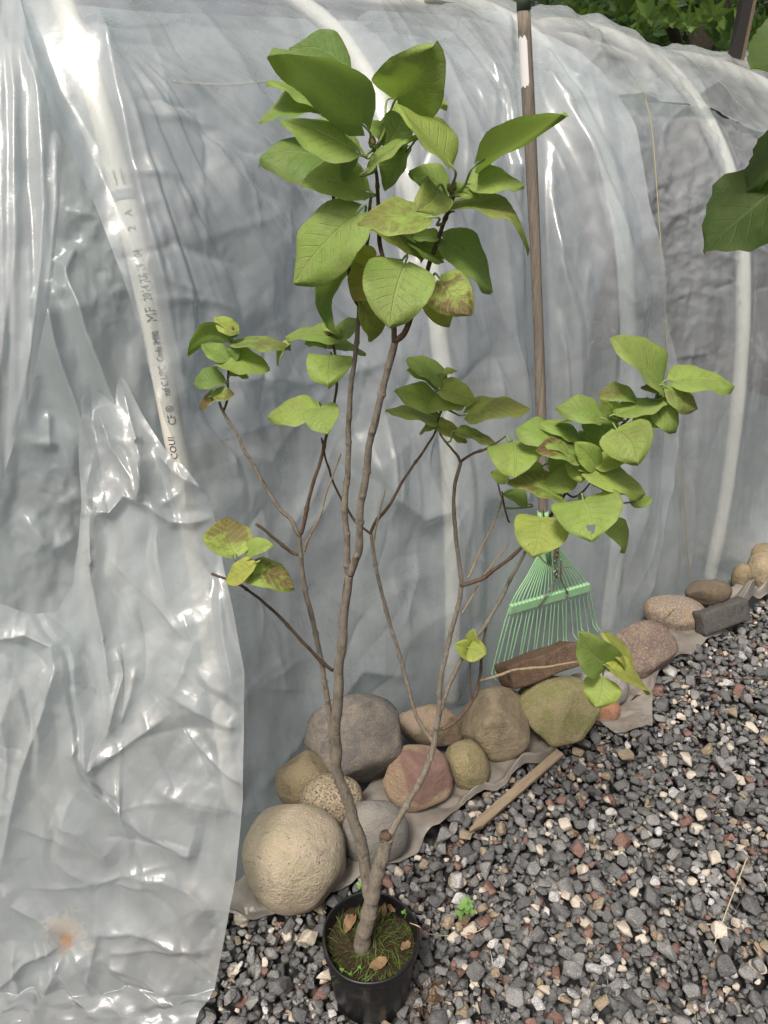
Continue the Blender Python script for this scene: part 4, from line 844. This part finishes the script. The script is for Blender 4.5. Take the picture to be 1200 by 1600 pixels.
z2((370, 150), (165, 82), 75, dy=.03, hue=.2); z2((555, 262), (680, 78), 225, dy=-.005, hue=.40, arch=.03); z2((425, 350), (108, 78), 185, dy=-.04, hue=.28, arch=.02, fold=.03, under=True, wave=.02)
z2((272, 282), (85, 200), 62, hue=.3, arch=.05); z2((292, 318), (55, 350), 72, hue=.3, arch=.10); z2((400, 450), (135, 338), 125, dy=-.03, hue=.36, arch=.03)
z2((358, 512), (60, 472), 95, hue=.2, dy=-.01, arch=.08); z2((400, 462), (356, 560), 60, hue=.2); z2((440, 600), (205, 572), 130, dy=-.03, hue=.42, arch=.04); z2((408, 678), (180, 930), 195, dy=-.05, hue=.44, arch=.03)
z2((662, 690), (412, 712), 108, dy=-.06, hue=.50, purple=.55, arch=.10); z2((448, 712), (655, 838), 92, dy=-.02, hue=.62, purple=.5, arch=.06); z2((562, 268), (738, 288), 85, dy=.02, hue=.40)
z2((740, 490), (553, 280), 110, dy=-.04, hue=.45, arch=.06); z2((520, 430), (592, 290), 110, dy=.0, hue=.25); z2((455, 512), (640, 388), 62, dy=-.03, hue=.38); z2((592, 445), (508, 595), 72, hue=.45, under=True)
z2((858, 488), (1162, 310), 118, dy=-.02, hue=.38, under=True, arch=.03, fold=.06, wave=.02); z2((828, 568), (1015, 577), 92, hue=.44); z2((750, 665), (1056, 735), 62, hue=.52, purple=.45, tc=.6, arch=.12)
z2((735, 590), (600, 522), 80, dy=.02, hue=.45); z2((700, 588), (625, 668), 125, dy=-.02, hue=.52, purple=.3); z2((752, 600), (852, 606), 40, hue=.48); z2((722, 772), (900, 962), 120, dy=.01, hue=.30, arch=.08)
z2((712, 918), (815, 1043), 150, dy=-.03, hue=.55, purple=.9, arch=.12); z2((665, 965), (745, 1088), 100, dy=-.01, hue=.80, arch=.10); z2((582, 862), (528, 1086), 235, dy=-.07, hue=.44, purple=.12, arch=.05, ratio=.92)
z2((466, 868), (395, 992), 112, dy=-.03, hue=.88, purple=.15, ratio=.9); z2((388, 828), (262, 1058), 75, hue=.28, arch=.14, under=True, tc=.5); z2((362, 815), (300, 832), 62, hue=.30); z2((472, 840), (376, 800), 66, hue=.7)
z2((712, 842), (588, 775), 75, hue=.30); z2((430, 1008), (492, 1140), 72, dy=-.02, hue=.68, purple=.5, tc=.6); z2((640, 772), (555, 726), 50, hue=.34); z2((505, 385), (448, 350), 50, hue=.2); z2((700, 760), (600, 760), 50, hue=.3)
z3 = zoomed(.3667, 260, 460)
z3((298, 155), (203, 95), 72, hue=.50); z3((280, 205), (88, 252), 78, hue=.25, arch=.26, under=True); z3((256, 272), (148, 210), 85, dy=-.01, hue=.26); z3((266, 280), (318, 238), 66, hue=.28); z3((236, 300), (442, 312), 70, dy=-.02, hue=.36, purple=.1)
z3((242, 370), (118, 382), 62, hue=.32, arch=.18); z3((202, 424), (138, 488), 44, hue=.5, purple=.9); z3((204, 432), (290, 424), 54, dy=-.01, hue=.48, purple=.8); z3((290, 208), (530, 216), 56, hue=.34, purple=.5, arch=.04); z3((520, 205), (460, 296), 36, hue=.34, tc=.3)
z3((736, 186), (508, 178), 80, hue=.38, arch=.10, purple=.1); z3((742, 176), (662, 130), 40, hue=.5); z3((728, 180), (845, 105), 78, dy=.01, hue=.35); z3((700, 262), (690, 380), 195, dy=-.02, hue=.36, ratio=.95, arch=.06)
z3((715, 215), (852, 252), 60, dy=.02, hue=.46); z3((632, 486), (430, 520), 112, dy=-.01, hue=.42, purple=.2); z3((654, 484), (686, 594), 155, dy=-.03, hue=.46, ratio=.9, arch=.07); z3((682, 220), (590, 205), 36, hue=.3); z3((268, 340), (350, 350), 34, hue=.55, purple=.3)
z3((290, 1102), (262, 945), 205, dy=.0, hue=.55, purple=.75, arch=.05, toward=-1); z3((366, 1150), (248, 1222), 92, dy=-.02, hue=.62, arch=.03, fold=.15); z3((344, 1116), (452, 1064), 70, hue=.58); z3((348, 1180), (548, 1252), 135, dy=-.01, hue=.52, purple=.85, arch=.04)
z4 = zoomed(.5, 580, 500)
z4((226, 190), (116, 115), 62, hue=.36); z4((202, 216), (110, 155), 46, hue=.5, dy=.01); z4((206, 285), (78, 214), 76, hue=.45); z4((218, 216), (326, 258), 70, dy=-.01, hue=.48); z4((200, 316), (46, 278), 42, hue=.42); z4((184, 276), (297, 256), 44, dy=-.01, hue=.5)
z4((206, 330), (150, 356), 34, hue=.5); z4((206, 330), (302, 380), 52, hue=.5, purple=.5); z4((306, 292), (497, 276), 84, dy=-.02, hue=.42, purple=.4); z4((274, 350), (394, 386), 46, hue=.42, purple=.6); z4((226, 165), (268, 157), 20, hue=.5)
z4((445, 384), (448, 492), 168, dy=-.02, hue=.46, purple=.1, ratio=.9); z4((626, 400), (454, 338), 58, dy=-.01, hue=.44); z4((648, 432), (518, 400), 72, dy=-.03, hue=.50, purple=.95); z4((642, 436), (655, 502), 90, dy=-.01, hue=.40); z4((705, 456), (638, 384), 74, dy=-.035, hue=.52)
z4((708, 458), (808, 430), 60, dy=-.035, hue=.5); z4((632, 482), (540, 530), 84, hue=.40); z4((532, 460), (464, 490), 56, dy=.02, hue=.45); z4((426, 496), (374, 474), 44, hue=.45); z4((592, 560), (428, 503), 74, dy=-.02, hue=.50, purple=.7); z4((484, 572), (408, 545), 56, hue=.52)
z4((532, 620), (505, 738), 168, dy=-.04, hue=.52, purple=.12, ratio=.95, arch=.05); z4((662, 564), (688, 688), 210, dy=-.05, hue=.52, ratio=1.05, hole=(690, 652, 12), arch=.05); z4((736, 640), (792, 730), 62, hue=.52, arch=.14); z4((678, 476), (858, 542), 88, dy=-.04, hue=.54, purple=.1)
z4((720, 515), (832, 562), 66, dy=.0, hue=.36); z4((814, 566), (882, 560), 50, hue=.5); z4((768, 344), (832, 446), 158, dy=-.04, hue=.46, purple=.2, ratio=.9); z4((742, 394), (668, 324), 96, dy=-.01, hue=.26); z4((714, 304), (578, 272), 76, dy=-.02, hue=.40, purple=.2, arch=.16)
z4((822, 246), (706, 236), 56, dy=.0, hue=.44, purple=.6); z4((762, 320), (718, 248), 74, hue=.45, purple=.3); z4((774, 290), (934, 250), 70, dy=-.02, hue=.42); z4((842, 284), (905, 334), 86, hue=.42, purple=.3); z4((884, 264), (962, 352), 80, dy=-.01, hue=.42, tc=.3)
z4((930, 216), (1022, 278), 66, dy=-.01, hue=.46, purple=.6); z4((946, 190), (1137, 207), 84, hue=.46, arch=.08); z4((906, 204), (756, 52), 82, hue=.48, purple=.15, arch=.08); z4((932, 226), (844, 207), 32, hue=.42, purple=.8); z4((652, 366), (528, 322), 40, hue=.44); z4((682, 320), (574, 324), 34, hue=.46)
z4((600, 470), (560, 420), 60, dy=.02, hue=.35); z4((700, 400), (650, 350), 60, dy=.03, hue=.3); z4((930, 240), (900, 280), 40, dy=.02, hue=.4); z4((760, 400), (700, 440), 70, dy=.02, hue=.3)
z5 = zoomed(.4333, 680, 760)
z5((628, 640), (520, 528), 140, dy=-.01, hue=.58, arch=.04); z5((702, 640), (606, 525), 64, dy=.01, hue=.62); z5((632, 654), (778, 748), 98, dy=-.02, hue=.58, purple=.15); z5((602, 694), (578, 796), 132, dy=-.01, hue=.55, ratio=.9)
z5((125, 596), (73, 568), 74, hue=.66, ratio=1.1); z5((126, 592), (140, 517), 66, hue=.70, ratio=1.1); z5((124, 585), (182, 606), 84, dy=-.01, hue=.76, ratio=1.1)
# buds at the shoot tips
def bud(u, v, Y, r=.0028):
    b = at(u, v, Y)
    for k in range(3):
        o_ = np.array([random.uniform(-.004, .004), random.uniform(-.003, .003), random.uniform(0, .004)]); V, Fc = tube([b+o_, b+o_+[0, 0, r], b+o_*1.3+[0, 0, r*2], b+o_*1.5+[0, 0, r*3]], [r*.5, r, r*.75, r*.1], 7); put('bud', V, Fc, M_budm, lilac)
M_budm = principled('bud', (.20, .17, .08), .6, .3, lambda g, tc: g.mix(g.noise(tc, 80, 2), (.13, .16, .05), (.28, .16, .10)))
for u, v, Y in ((586, 232, .85), (505, 150, .90), (708, 303, .846), (360, 522, .93), (1006, 633, .88), (518, 528, .94), (698, 606, .985)): bud(u, v, Y)
# ------------------------------------------------------------------ gravel
GC = {'dark': ((.085, .087, .088), (.132, .132, .130), .50), 'mid': ((.15, .149, .145), (.22, .217, .21), .27), 'pale': ((.44, .385, .31), (.58, .53, .45), .075), 'red': ((.155, .088, .072), (.20, .125, .10), .042), 'tan': ((.22, .175, .12), (.29, .235, .17), .05), 'salt': ((.20, .20, .20), (.50, .49, .47), .05)}
def gmat(nm, c1, c2):
    m, t, o = newmat('gravel_'+nm); g = G(t); geo = g.n('NewGeometry').outputs['Position']
    n = g.noise(geo, 34, 2, .5); c = g.mix(g.sstep(n, .32, .68), c1, c2); f = g.noise(geo, 420, 3, .7); c = g.mix(g.math('MULTIPLY', g.sstep(f, .52, .64), .55), c, tuple(min(.9, x*2.1) for x in c2) if nm != 'pale' else (.40, .34, .27))
    f2 = g.noise(geo, 330, 2, .6); c = g.mix(g.math('MULTIPLY', g.sstep(f2, .55, .66), .5), c, tuple(x*.45 for x in c1))
    b = g.n('BsdfPrincipled', i_Roughness=.8); b.inputs['Specular IOR Level'].default_value = .25; g.set(b.inputs['Base Color'], c); bn = g.n('Bump', i_Strength=.8, i_Distance=.0016); g.set(bn.inputs['Height'], g.noise(geo, 300, 4, .7)); g.set(b.inputs['Normal'], bn.outputs[0]); t.links.new(b.outputs[0], o.inputs[0]); return m
GM = [gmat(k, v[0], v[1]) for k, v in GC.items()]; GW = np.array([v[2] for v in GC.values()]); GW /= GW.sum()
def chip(seed):
    rs = np.random.default_rng(seed); bm = bmesh.new(); sc = np.array([1, rs.uniform(.6, .95), rs.uniform(.42, .75)])
    for _ in range(rs.integers(11, 17)):
        p = rs.normal(size=3); p /= np.linalg.norm(p); p = np.sign(p)*np.abs(p)**.8; bm.verts.new(p*sc*rs.uniform(.82, 1.0))
    r = bmesh.ops.convex_hull(bm, input=bm.verts[:]); bmesh.ops.delete(bm, geom=[v for v in bm.verts if not v.link_faces], context='VERTS')
    bmesh.ops.bevel(bm, geom=bm.edges[:], offset=.07, segments=1, affect='EDGES'); bmesh.ops.triangulate(bm, faces=bm.faces[:])
    bm.verts.ensure_lookup_table(); V = np.array([v.co[:] for v in bm.verts]); Fc = np.array([[v.index for v in f.verts] for f in bm.faces]); bm.free(); return V, Fc
CHIPS = [chip(500+i) for i in range(16)]
X0, X1, Y0, Y1, CELL = -1.0, 2.5, .35, 3.0, .004; GH = np.full((int((Y1-Y0)/CELL), int((X1-X0)/CELL)), -.034)
def edge_n(t): return np.interp(t, et, en)
def allowed(x, y):
    t = (x-WA[0])*WD[0]+(y-WA[1])*WD[1]; n = (x-WA[0])*WN[0]+(y-WA[1])*WN[1]
    if n > edge_n(t)+.010: return False
    if x < -.35: return False
    return math.hypot(x-PX, y-PY) > .074
placed = []; rg = np.random.default_rng(77)
def near_view(x, y):
    u, v = project(np.array([x, y, 0.])); return -90 < u < 1300 and v < 1720 and u > 300-.6*(v-1400)*0-120
tries = 0
while len(placed) < 14000 and tries < 60000:
    tries += 1; best = None; r = float(np.clip(rg.lognormal(math.log(.0112), .40), .0040, .028))
    for _ in range(3):
        x = rg.uniform(-.55, 2.2); y = rg.uniform(.48, 2.75)
        if not allowed(x, y) or not near_view(x, y): continue
        i0 = int((y-Y0)/CELL); j0 = int((x-X0)/CELL); k = max(1, int(r*.75/CELL)); pt = GH[i0-k:i0+k+1, j0-k:j0+k+1]; zz_ = float(np.mean(pt))*.6+float(pt.max())*.4
        if best is None or zz_ < best[0]: best = (zz_, x, y, i0, j0, k)
    if best is None or best[0] > .012: continue
    zz_, x, y, i0, j0, k = best; c = zz_+r*.34; kk = max(1, int(r/CELL)); yy, xx = np.mgrid[-kk:kk+1, -kk:kk+1]; cap = c+r*.50*np.sqrt(np.clip(1-(xx*xx+yy*yy)/(kk+.5)**2, 0, 1)); sub = GH[i0-kk:i0+kk+1, j0-kk:j0+kk+1]; m_ = (xx*xx+yy*yy) <= (kk+.5)**2; sub[m_] = np.maximum(sub[m_], cap[m_])
    placed.append((x, y, c, r, int(rg.integers(16)), int(rg.choice(6, p=GW)), rg.uniform(0, 6.28), rg.normal()*.35, rg.normal()*.35))
# the stones that show largest become objects of their own, the rest one part
def vis_size(p):
    dep = p[1]*CP-(p[2]-H)*SP; return p[3]/dep*(1+25*max(-.02, min(.02, p[2]-.004)))
inframe = []
for i, p in enumerate(placed):
    u, v = project(np.array(p[:3]))
    if 330 < u < 1195 and 930 < v < 1595 and math.hypot(p[0]-PX, p[1]-PY) > .1 and GH[int((p[1]-Y0)/CELL), int((p[0]-X0)/CELL)] <= p[2]+p[3]*.6: inframe.append((vis_size(p), i))
big = set(i for _, i in sorted(inframe, reverse=True)[:300])
def rot(a, b, c): return np.array((Matrix.Rotation(a, 3, 'Z') @ Matrix.Rotation(b, 3, 'X') @ Matrix.Rotation(c, 3, 'Y')))
cm = {}; GV = []; GF = []; GI = []; off = 0
gl = np.array([0, 0, 0.])
for i, p in enumerate(placed):
    V, Fc = CHIPS[p[4]]
    if i in big:
        key = (p[4], p[5])
        if key not in cm:
            me = bpy.data.meshes.new('gravel_stone'); me.from_pydata(V.tolist(), [], Fc.tolist()); me.materials.append(GM[p[5]]); me.update(); cm[key] = me
        o = bpy.data.objects.new('gravel_stone', cm[key]); col.objects.link(o); o.parent = ground_o; o.location = p[:3]; o.scale = (p[3],)*3; o.rotation_euler = Matrix.Rotation(p[6], 3, 'Z').__matmul__(Matrix.Rotation(p[7], 3, 'X')).__matmul__(Matrix.Rotation(p[8], 3, 'Y')).to_euler(); continue
    GV.append((V*p[3])@rot(*p[6:9]).T+np.array(p[:3])); GF.append(Fc+off); GI.append(np.full(len(Fc), p[5])); off += len(V)
GV = np.vstack(GV).astype(np.float32); GF = np.vstack(GF).astype(np.int32); GI = np.concatenate(GI).astype(np.int32)
me = bpy.data.meshes.new('gravel'); me.vertices.add(len(GV)); me.vertices.foreach_set('co', GV.ravel()); me.loops.add(GF.size); me.loops.foreach_set('vertex_index', GF.ravel()); me.polygons.add(len(GF)); me.polygons.foreach_set('loop_start', np.arange(0, GF.size, 3, dtype=np.int32)); me.polygons.foreach_set('material_index', GI)
for m in GM: me.materials.append(m)
me.update(calc_edges=True); tag(obj('gravel', me, None, ground_o), kind='stuff')

# ------------------------------------------------------------------ small growth in and around the pot
M_grass = principled('grass', (.09, .19, .03), .5, .3, lambda g, tc: g.mix(g.noise(tc, 60, 2), (.05, .105, .018), (.15, .22, .05))); M_weed = principled('weed', (.12, .23, .05), .5, .3); M_deadl = principled('dead_leaf', (.28, .17, .08), .7, .2, lambda g, tc: g.mix(g.noise(tc, 70, 4), (.13, .075, .04), (.30, .20, .11))); M_straw = principled('straw', (.52, .43, .27), .7, .2); M_root = principled('roots', (.12, .065, .035), .9, .1)
def blades(c, n, spread, hgt, seed, wdt=.0009, disc=True):
    rs = np.random.default_rng(seed); V = []; Fc = []
    for _ in range(n):
        a = rs.uniform(0, 6.28); r = spread*math.sqrt(rs.uniform(0, 1)); b = np.array(c)+[r*math.cos(a), r*math.sin(a), 0]; h_ = hgt*rs.uniform(.4, 1.2); ln = rs.normal(size=2)*.6*h_; w2 = wdt*rs.uniform(.6, 1.3); s_ = np.array([math.cos(a+1.3), math.sin(a+1.3), 0])*w2; o_ = len(V)
        for k in range(4):
            f = k/3; p = b+np.array([ln[0]*f*f, ln[1]*f*f, h_*f*(1-.25*f)]); V += [p-s_*(1-f*.9), p+s_*(1-f*.9)]
        Fc += [(o_+2*k, o_+2*k+1, o_+2*k+3, o_+2*k+2) for k in range(3)]
    return V, Fc
V, Fc = blades((PX, PY-.005, .137), 560, .074, .022, 5); tag(put('grass', V, Fc, M_grass, None, True), 'fine short green grass growing from the potting soil in the pot', 'grass', None, 'stuff')
def litter(name, label, u, v, z, L, W, rz, mat, seed, cat, curl=.5):
    rs = np.random.default_rng(seed); c = ground(u, v, z); V = []; Fc = []; n, m_ = 9, 7
    for i in range(n):
        for j in range(m_):
            s = i/(n-1); l = j/(m_-1)*2-1; w2 = W/2*math.sin(math.pi*(.06+.9*s))**.7; x = (s-.5)*L; y = w2*l; zz_ = curl*W*(abs(l)**2*.5+.25*math.sin(s*5+seed))+.002*rs.normal()
            V.append(c+np.array([x*math.cos(rz)-y*math.sin(rz), x*math.sin(rz)+y*math.cos(rz), zz_+.003]))
    for i in range(n-1):
        for j in range(m_-1): a = i*m_+j; Fc.append((a, a+m_, a+m_+1, a+1))
    o = put(name, V, Fc, mat); s_ = o.modifiers.new('thick', 'SOLIDIFY'); s_.thickness = .0006; return tag(o, label, cat)
litter('dead_leaf', 'curled brown dead leaf lying in front of the trunk in the pot', 592, 1508, .142, .034, .020, .4, M_deadl, 3, 'dead leaf'); litter('dead_leaf', 'folded tan dead leaf lying left of the trunk in the pot', 547, 1445, .145, .034, .020, 1.1, M_deadl, 5, 'dead leaf', .9)
litter('dead_leaf', 'small brown dead leaf at the right inside of the pot rim', 634, 1480, .142, .022, .014, .8, M_deadl, 7, 'dead leaf'); litter('bark_chip', 'upright brown bark chip behind the trunk in the pot', 600, 1425, .15, .028, .009, 1.5, M_deadl, 9, 'bark chip', .6)
litter('bark_chip', 'small reddish bark chip at the back of the pot', 611, 1421, .148, .020, .010, 2.4, M_deadl, 11, 'bark chip', .4)
def weed(label, u, v, z, leaves, h_, mat=M_weed, seed=1, stemr=.0008):
    b = ground(u, v, z); rt_ = empty('weed', b, label, 'weed'); rs = np.random.default_rng(seed)
    for i, (du, dv, L) in enumerate(leaves):
        dep = b[1]*CP-(b[2]-H)*SP; e = b+np.array([du/F*dep, .004*i, dv/F*dep]); V, Fc = tube(spline([b, (b+e)/2+[.002, 0, .002], e], 4), stemr, 5); put('stalk', V, Fc, mat, rt_); V = [e]; Fc = []
        n = 14; nrm = np.array([rs.normal()*.3, -.55, .8]); nrm /= np.linalg.norm(nrm); x_ = np.cross(nrm, [0, 0, 1.]); x_ /= np.linalg.norm(x_); y_ = np.cross(nrm, x_); ph = rs.uniform(0, 6)
        for k in range(n): a = 2*math.pi*k/n; r = L/2*(.72+.28*math.cos(3*a+ph)+.1*math.cos(7*a)); V.append(e+(x_*math.cos(a)+y_*math.sin(a))*r+nrm*.002*math.sin(2*a))
        Fc = [(0, 1+k, 1+(k+1) % n) for k in range(n)]; put('leaf', V, Fc, mat, rt_, True)
    return rt_
weed('small bright green lobed weed seedling standing in the gravel right of the pot', 727, 1440, .01, [(-4, 42, .032), (6, 26, .028), (-8, 10, .024), (5, 36, .020)], .05)
weed('tiny green clover seedling at the right inside of the pot', 632, 1436, .14, [(0, 18, .014), (5, 14, .010)], .02, seed=3); weed('small pale seedling climbing beside the trunk above the pot', 572, 1400, .14, [(8, 50, .014), (-10, 22, .016), (6, 90, .007), (2, 105, .006)], .1, seed=5); weed('tiny round leaved seedlings at the front inside of the pot', 548, 1525, .14, [(0, 6, .008), (-14, 10, .010), (14, 12, .008)], .1, seed=7)
V, Fc = tube(spline([ground(640, 1442, .155), ground(655, 1448, .168), ground(665, 1458, .10), ground(700, 1462, .02), ground(740, 1458, .018), ground(770, 1440, .012)], 6), .0010, 5); tag(put('dry_runner', V, Fc, M_straw), 'thin dry yellow runner trailing from the pot over the gravel', 'runner')
V, Fc = tube(spline([ground(1168, 1338, .045), ground(1142, 1405, .03), ground(1116, 1475, .012)], 8), [.0012]*16+[.0006], 5); tag(put('dry_straw', V, Fc, M_straw), 'pale dry straw lying on the gravel near the right edge', 'straw')
V, Fc = tube(spline([ground(1080, 1060, .02), ground(1120, 1058, .03), ground(1190, 1062, .02)], 6), .0012, 5); tag(put('dry_straw', V, Fc, M_root), 'thin brown twig on the gravel below the grey slab', 'twig')
rs = np.random.default_rng(9); parts = []
for _ in range(90):
    c = ground(rs.normal(676, 16), rs.normal(1560, 22), .016); a = rs.uniform(0, 6.28); L = rs.uniform(.008, .03); parts.append(tube(spline([c, c+[L*.5*math.cos(a), L*.5*math.sin(a), rs.uniform(0, .008)], c+[L*math.cos(a+.5), L*math.sin(a+.5), 0]], 3), .0005, 4))
V, Fc = merge(parts); tag(put('root_fibres', V, Fc, M_root), 'tangle of brown root fibres on the gravel beside the pot', 'roots', None, 'stuff')
parts = [tube(spline([ground(1062, 945, .09), ground(1050, 955, .10), ground(1036, 968, .085)+[0, 0, .002*k]], 4), np.linspace(.0016, .0006, 9), 5) for k in range(2)]; parts.append(tube(spline([ground(1062, 945, .09), ground(1072, 940, .10), ground(1080, 948, .085)], 4), .0008, 5)); V, Fc = merge(parts); tag(put('grass_tuft', V, Fc, M_grass), 'few green grass blades bent over the speckled boulder', 'grass')

# ------------------------------------------------------------------ maple behind, post, and the leaves reaching in from the right
def mapleleaf_vf(size, seed):
    rs = np.random.default_rng(seed); V = [(0, 0, 0)]; lob = [(0, 1.0), (.33, .52), (.50, .56), (.80, .93), (1.05, .50), (1.25, .55), (1.62, .78), (2.0, .42), (2.45, .40), (2.9, .22)]
    ang = []
    for a, r in lob: ang.append((a, r*rs.uniform(.9, 1.08)))
    full = [(-a, r) for a, r in ang[::-1] if a > 0]+ang
    for a, r in full:
        y = r*math.cos(a); x = r*math.sin(a); V.append((x, y+.25, .10*math.sin(3*a)-.16*r*r*abs(math.sin(a))))
    V = np.array(V)*size*.6; V[0] = (0, .12*size, .01*size); n = len(V)-1
    return V, [(0, i, i+1) for i in range(1, n)]
def foliage(name, c1, c2, tr=.35):
    m, t, o = newmat(name); g = G(t); geo = g.n('NewGeometry'); n = g.noise(geo.outputs['Position'], 5, 3, .6); c = g.mix(g.sstep(n, .35, .65), c1, c2); b = g.n('BsdfPrincipled', i_Roughness=.5); b.inputs['Specular IOR Level'].default_value = .3; g.set(b.inputs['Base Color'], c); tl = g.n('BsdfTranslucent'); g.set(tl.inputs[0], g.mix(.5, c, (.25, .40, .03))); mx = g.n('MixShader', i_0=tr); t.links.new(b.outputs[0], mx.inputs[1]); t.links.new(tl.outputs[0], mx.inputs[2]); t.links.new(mx.outputs[0], o.inputs[0]); return m
M_map = foliage('maple_leaf', (.022, .055, .012), (.05, .10, .02)); M_map2 = foliage('maple_leaf_light', (.085, .16, .03), (.13, .21, .045)); M_mbark = bark('maple_bark', (.09, .075, .06), (.13, .11, .09), (.17, .15, .12))
MX, MY = 2.2, 6.2; maple = empty('maple_tree', (MX, MY, 0), 'dark green maple tree with lobed leaves behind the tunnel', 'tree')
V, Fc = tube(spline([(MX, MY, -.03), (MX-.05, MY, 1.2), (MX+.05, MY-.05, 2.6), (MX, MY, 4.6)], 8), np.linspace(.16, .06, 25), 14); put('trunk', V, Fc, M_mbark, maple)
for k, (dx, dy_, z0, z1) in enumerate(((-1.1, -1.9, 1.3, 2.0), (-.2, -2.1, 1.5, 2.3), (.8, -1.7, 1.4, 2.2), (-1.5, -.6, 1.9, 3.2), (1.4, -.4, 1.9, 3.3), (.1, 1.5, 2.2, 3.6), (-.6, -1.0, 2.6, 4.2))):
    V, Fc = tube(spline([(MX, MY, z0), (MX+dx*.5, MY+dy_*.5, (z0+z1)/2+.15), (MX+dx, MY+dy_, z1)], 8), np.linspace(.05, .012, 17), 8); put('limb', V, Fc, M_mbark, maple)
rs = np.random.default_rng(31); LV = []; LF = []; LI = []; off = 0
ML = [mapleleaf_vf(1.0, 900+i) for i in range(8)]
def leaf_rot(): return rot(rs.uniform(0, 6.28), rs.normal(.75, .45), rs.normal()*.5)
n_ = 0
while n_ < 7500:
    p = rs.uniform([-2.4, -2.6, 1.15], [2.4, 2.2, 5.4]); e = (p[0]/2.4)**2+(p[1]/2.5)**2+((p[2]-3.1)/2.2)**2
    if e > 1 or (e < .35 and rs.uniform() < .6): continue
    if mnoise.noise(Vector(p*1.5)) < -.22: continue
    V, Fc = ML[n_ % 8]; w_ = (V*rs.uniform(.10, .16))@leaf_rot().T+p+[MX, MY, 0]; LV.append(w_); LF += [tuple(i+off for i in f) for f in Fc]; off += len(V); LI += [int(rs.uniform() < .16)]*len(Fc); n_ += 1
tag(put('crown', np.vstack(LV), LF, [M_map, M_map2], maple, False, None, LI), kind='stuff')
for i in range(70):                          # the leaves that show one by one above the sheet
    u = rs.uniform(890, 1215); v = rs.uniform(-25, 62+(u-890)*.12); Y = rs.uniform(3.55, 4.3); p = at(u, v, Y); V, Fc = ML[i % 8]; w_ = (V*rs.uniform(.11, .17))@rot(rs.normal()*.6, rs.normal(1.9, .35), rs.normal()*.4).T+p
    put('leaf', w_, Fc, M_map2 if rs.uniform() < .35 else M_map, maple, False, p)
m_post = principled('post_paint', (.03, .027, .025), .6, .3)
ptop, pbot = at(1178, -60, 3.25), at(1150, 76, 3.25); dx = (pbot-ptop); pb_ = pbot+dx/(-dx[2])*(pbot[2]+.03); post = empty('dark_post', (pb_[0], pb_[1], 0), 'dark brown upright post in front of the maple leaves', 'post')
def slab_along(a, b, w_, d_): 
    ax = (b-a)/np.linalg.norm(b-a); s_ = np.cross(ax, [0, 1, 0]); s_ /= np.linalg.norm(s_); f_ = np.cross(ax, s_); V = [p+s_*i*w_/2+f_*j*d_/2 for p in (a, b) for i, j in ((-1, -1), (1, -1), (1, 1), (-1, 1))]; return V, [(0, 1, 2, 3), (7, 6, 5, 4)]+[(i, 4+i, 4+(i+1) % 4, (i+1) % 4) for i in range(4)]
V, Fc = slab_along(ptop, pb_, .036, .04); put('shaft', V, Fc, m_post, post, False); e_ = np.array([.0245, -.004, 0]); V, Fc = slab_along(ptop+e_, pb_+e_, .012, .03); put('edge_strip', V, Fc, principled('post_edge', (.16, .12, .085), .7, .2), post, False)

def toothed(L, W, arch, fold, wave, seed, tipcurl=0.0, cord=.06):
    pts, Fc, uv = leaf_shape(L, W, arch, fold, wave, seed, tipcurl, cord); w_ = 2*NL+1
    for i in range(1, NS):
        for sgn in (0, 2*NL): q = pts[i*w_+sgn]; k = 1.0+.03*(1 if i % 2 else -1); q[1] *= k; q[0] += .008*L*(1 if i % 2 else -1)
    return pts, Fc, uv
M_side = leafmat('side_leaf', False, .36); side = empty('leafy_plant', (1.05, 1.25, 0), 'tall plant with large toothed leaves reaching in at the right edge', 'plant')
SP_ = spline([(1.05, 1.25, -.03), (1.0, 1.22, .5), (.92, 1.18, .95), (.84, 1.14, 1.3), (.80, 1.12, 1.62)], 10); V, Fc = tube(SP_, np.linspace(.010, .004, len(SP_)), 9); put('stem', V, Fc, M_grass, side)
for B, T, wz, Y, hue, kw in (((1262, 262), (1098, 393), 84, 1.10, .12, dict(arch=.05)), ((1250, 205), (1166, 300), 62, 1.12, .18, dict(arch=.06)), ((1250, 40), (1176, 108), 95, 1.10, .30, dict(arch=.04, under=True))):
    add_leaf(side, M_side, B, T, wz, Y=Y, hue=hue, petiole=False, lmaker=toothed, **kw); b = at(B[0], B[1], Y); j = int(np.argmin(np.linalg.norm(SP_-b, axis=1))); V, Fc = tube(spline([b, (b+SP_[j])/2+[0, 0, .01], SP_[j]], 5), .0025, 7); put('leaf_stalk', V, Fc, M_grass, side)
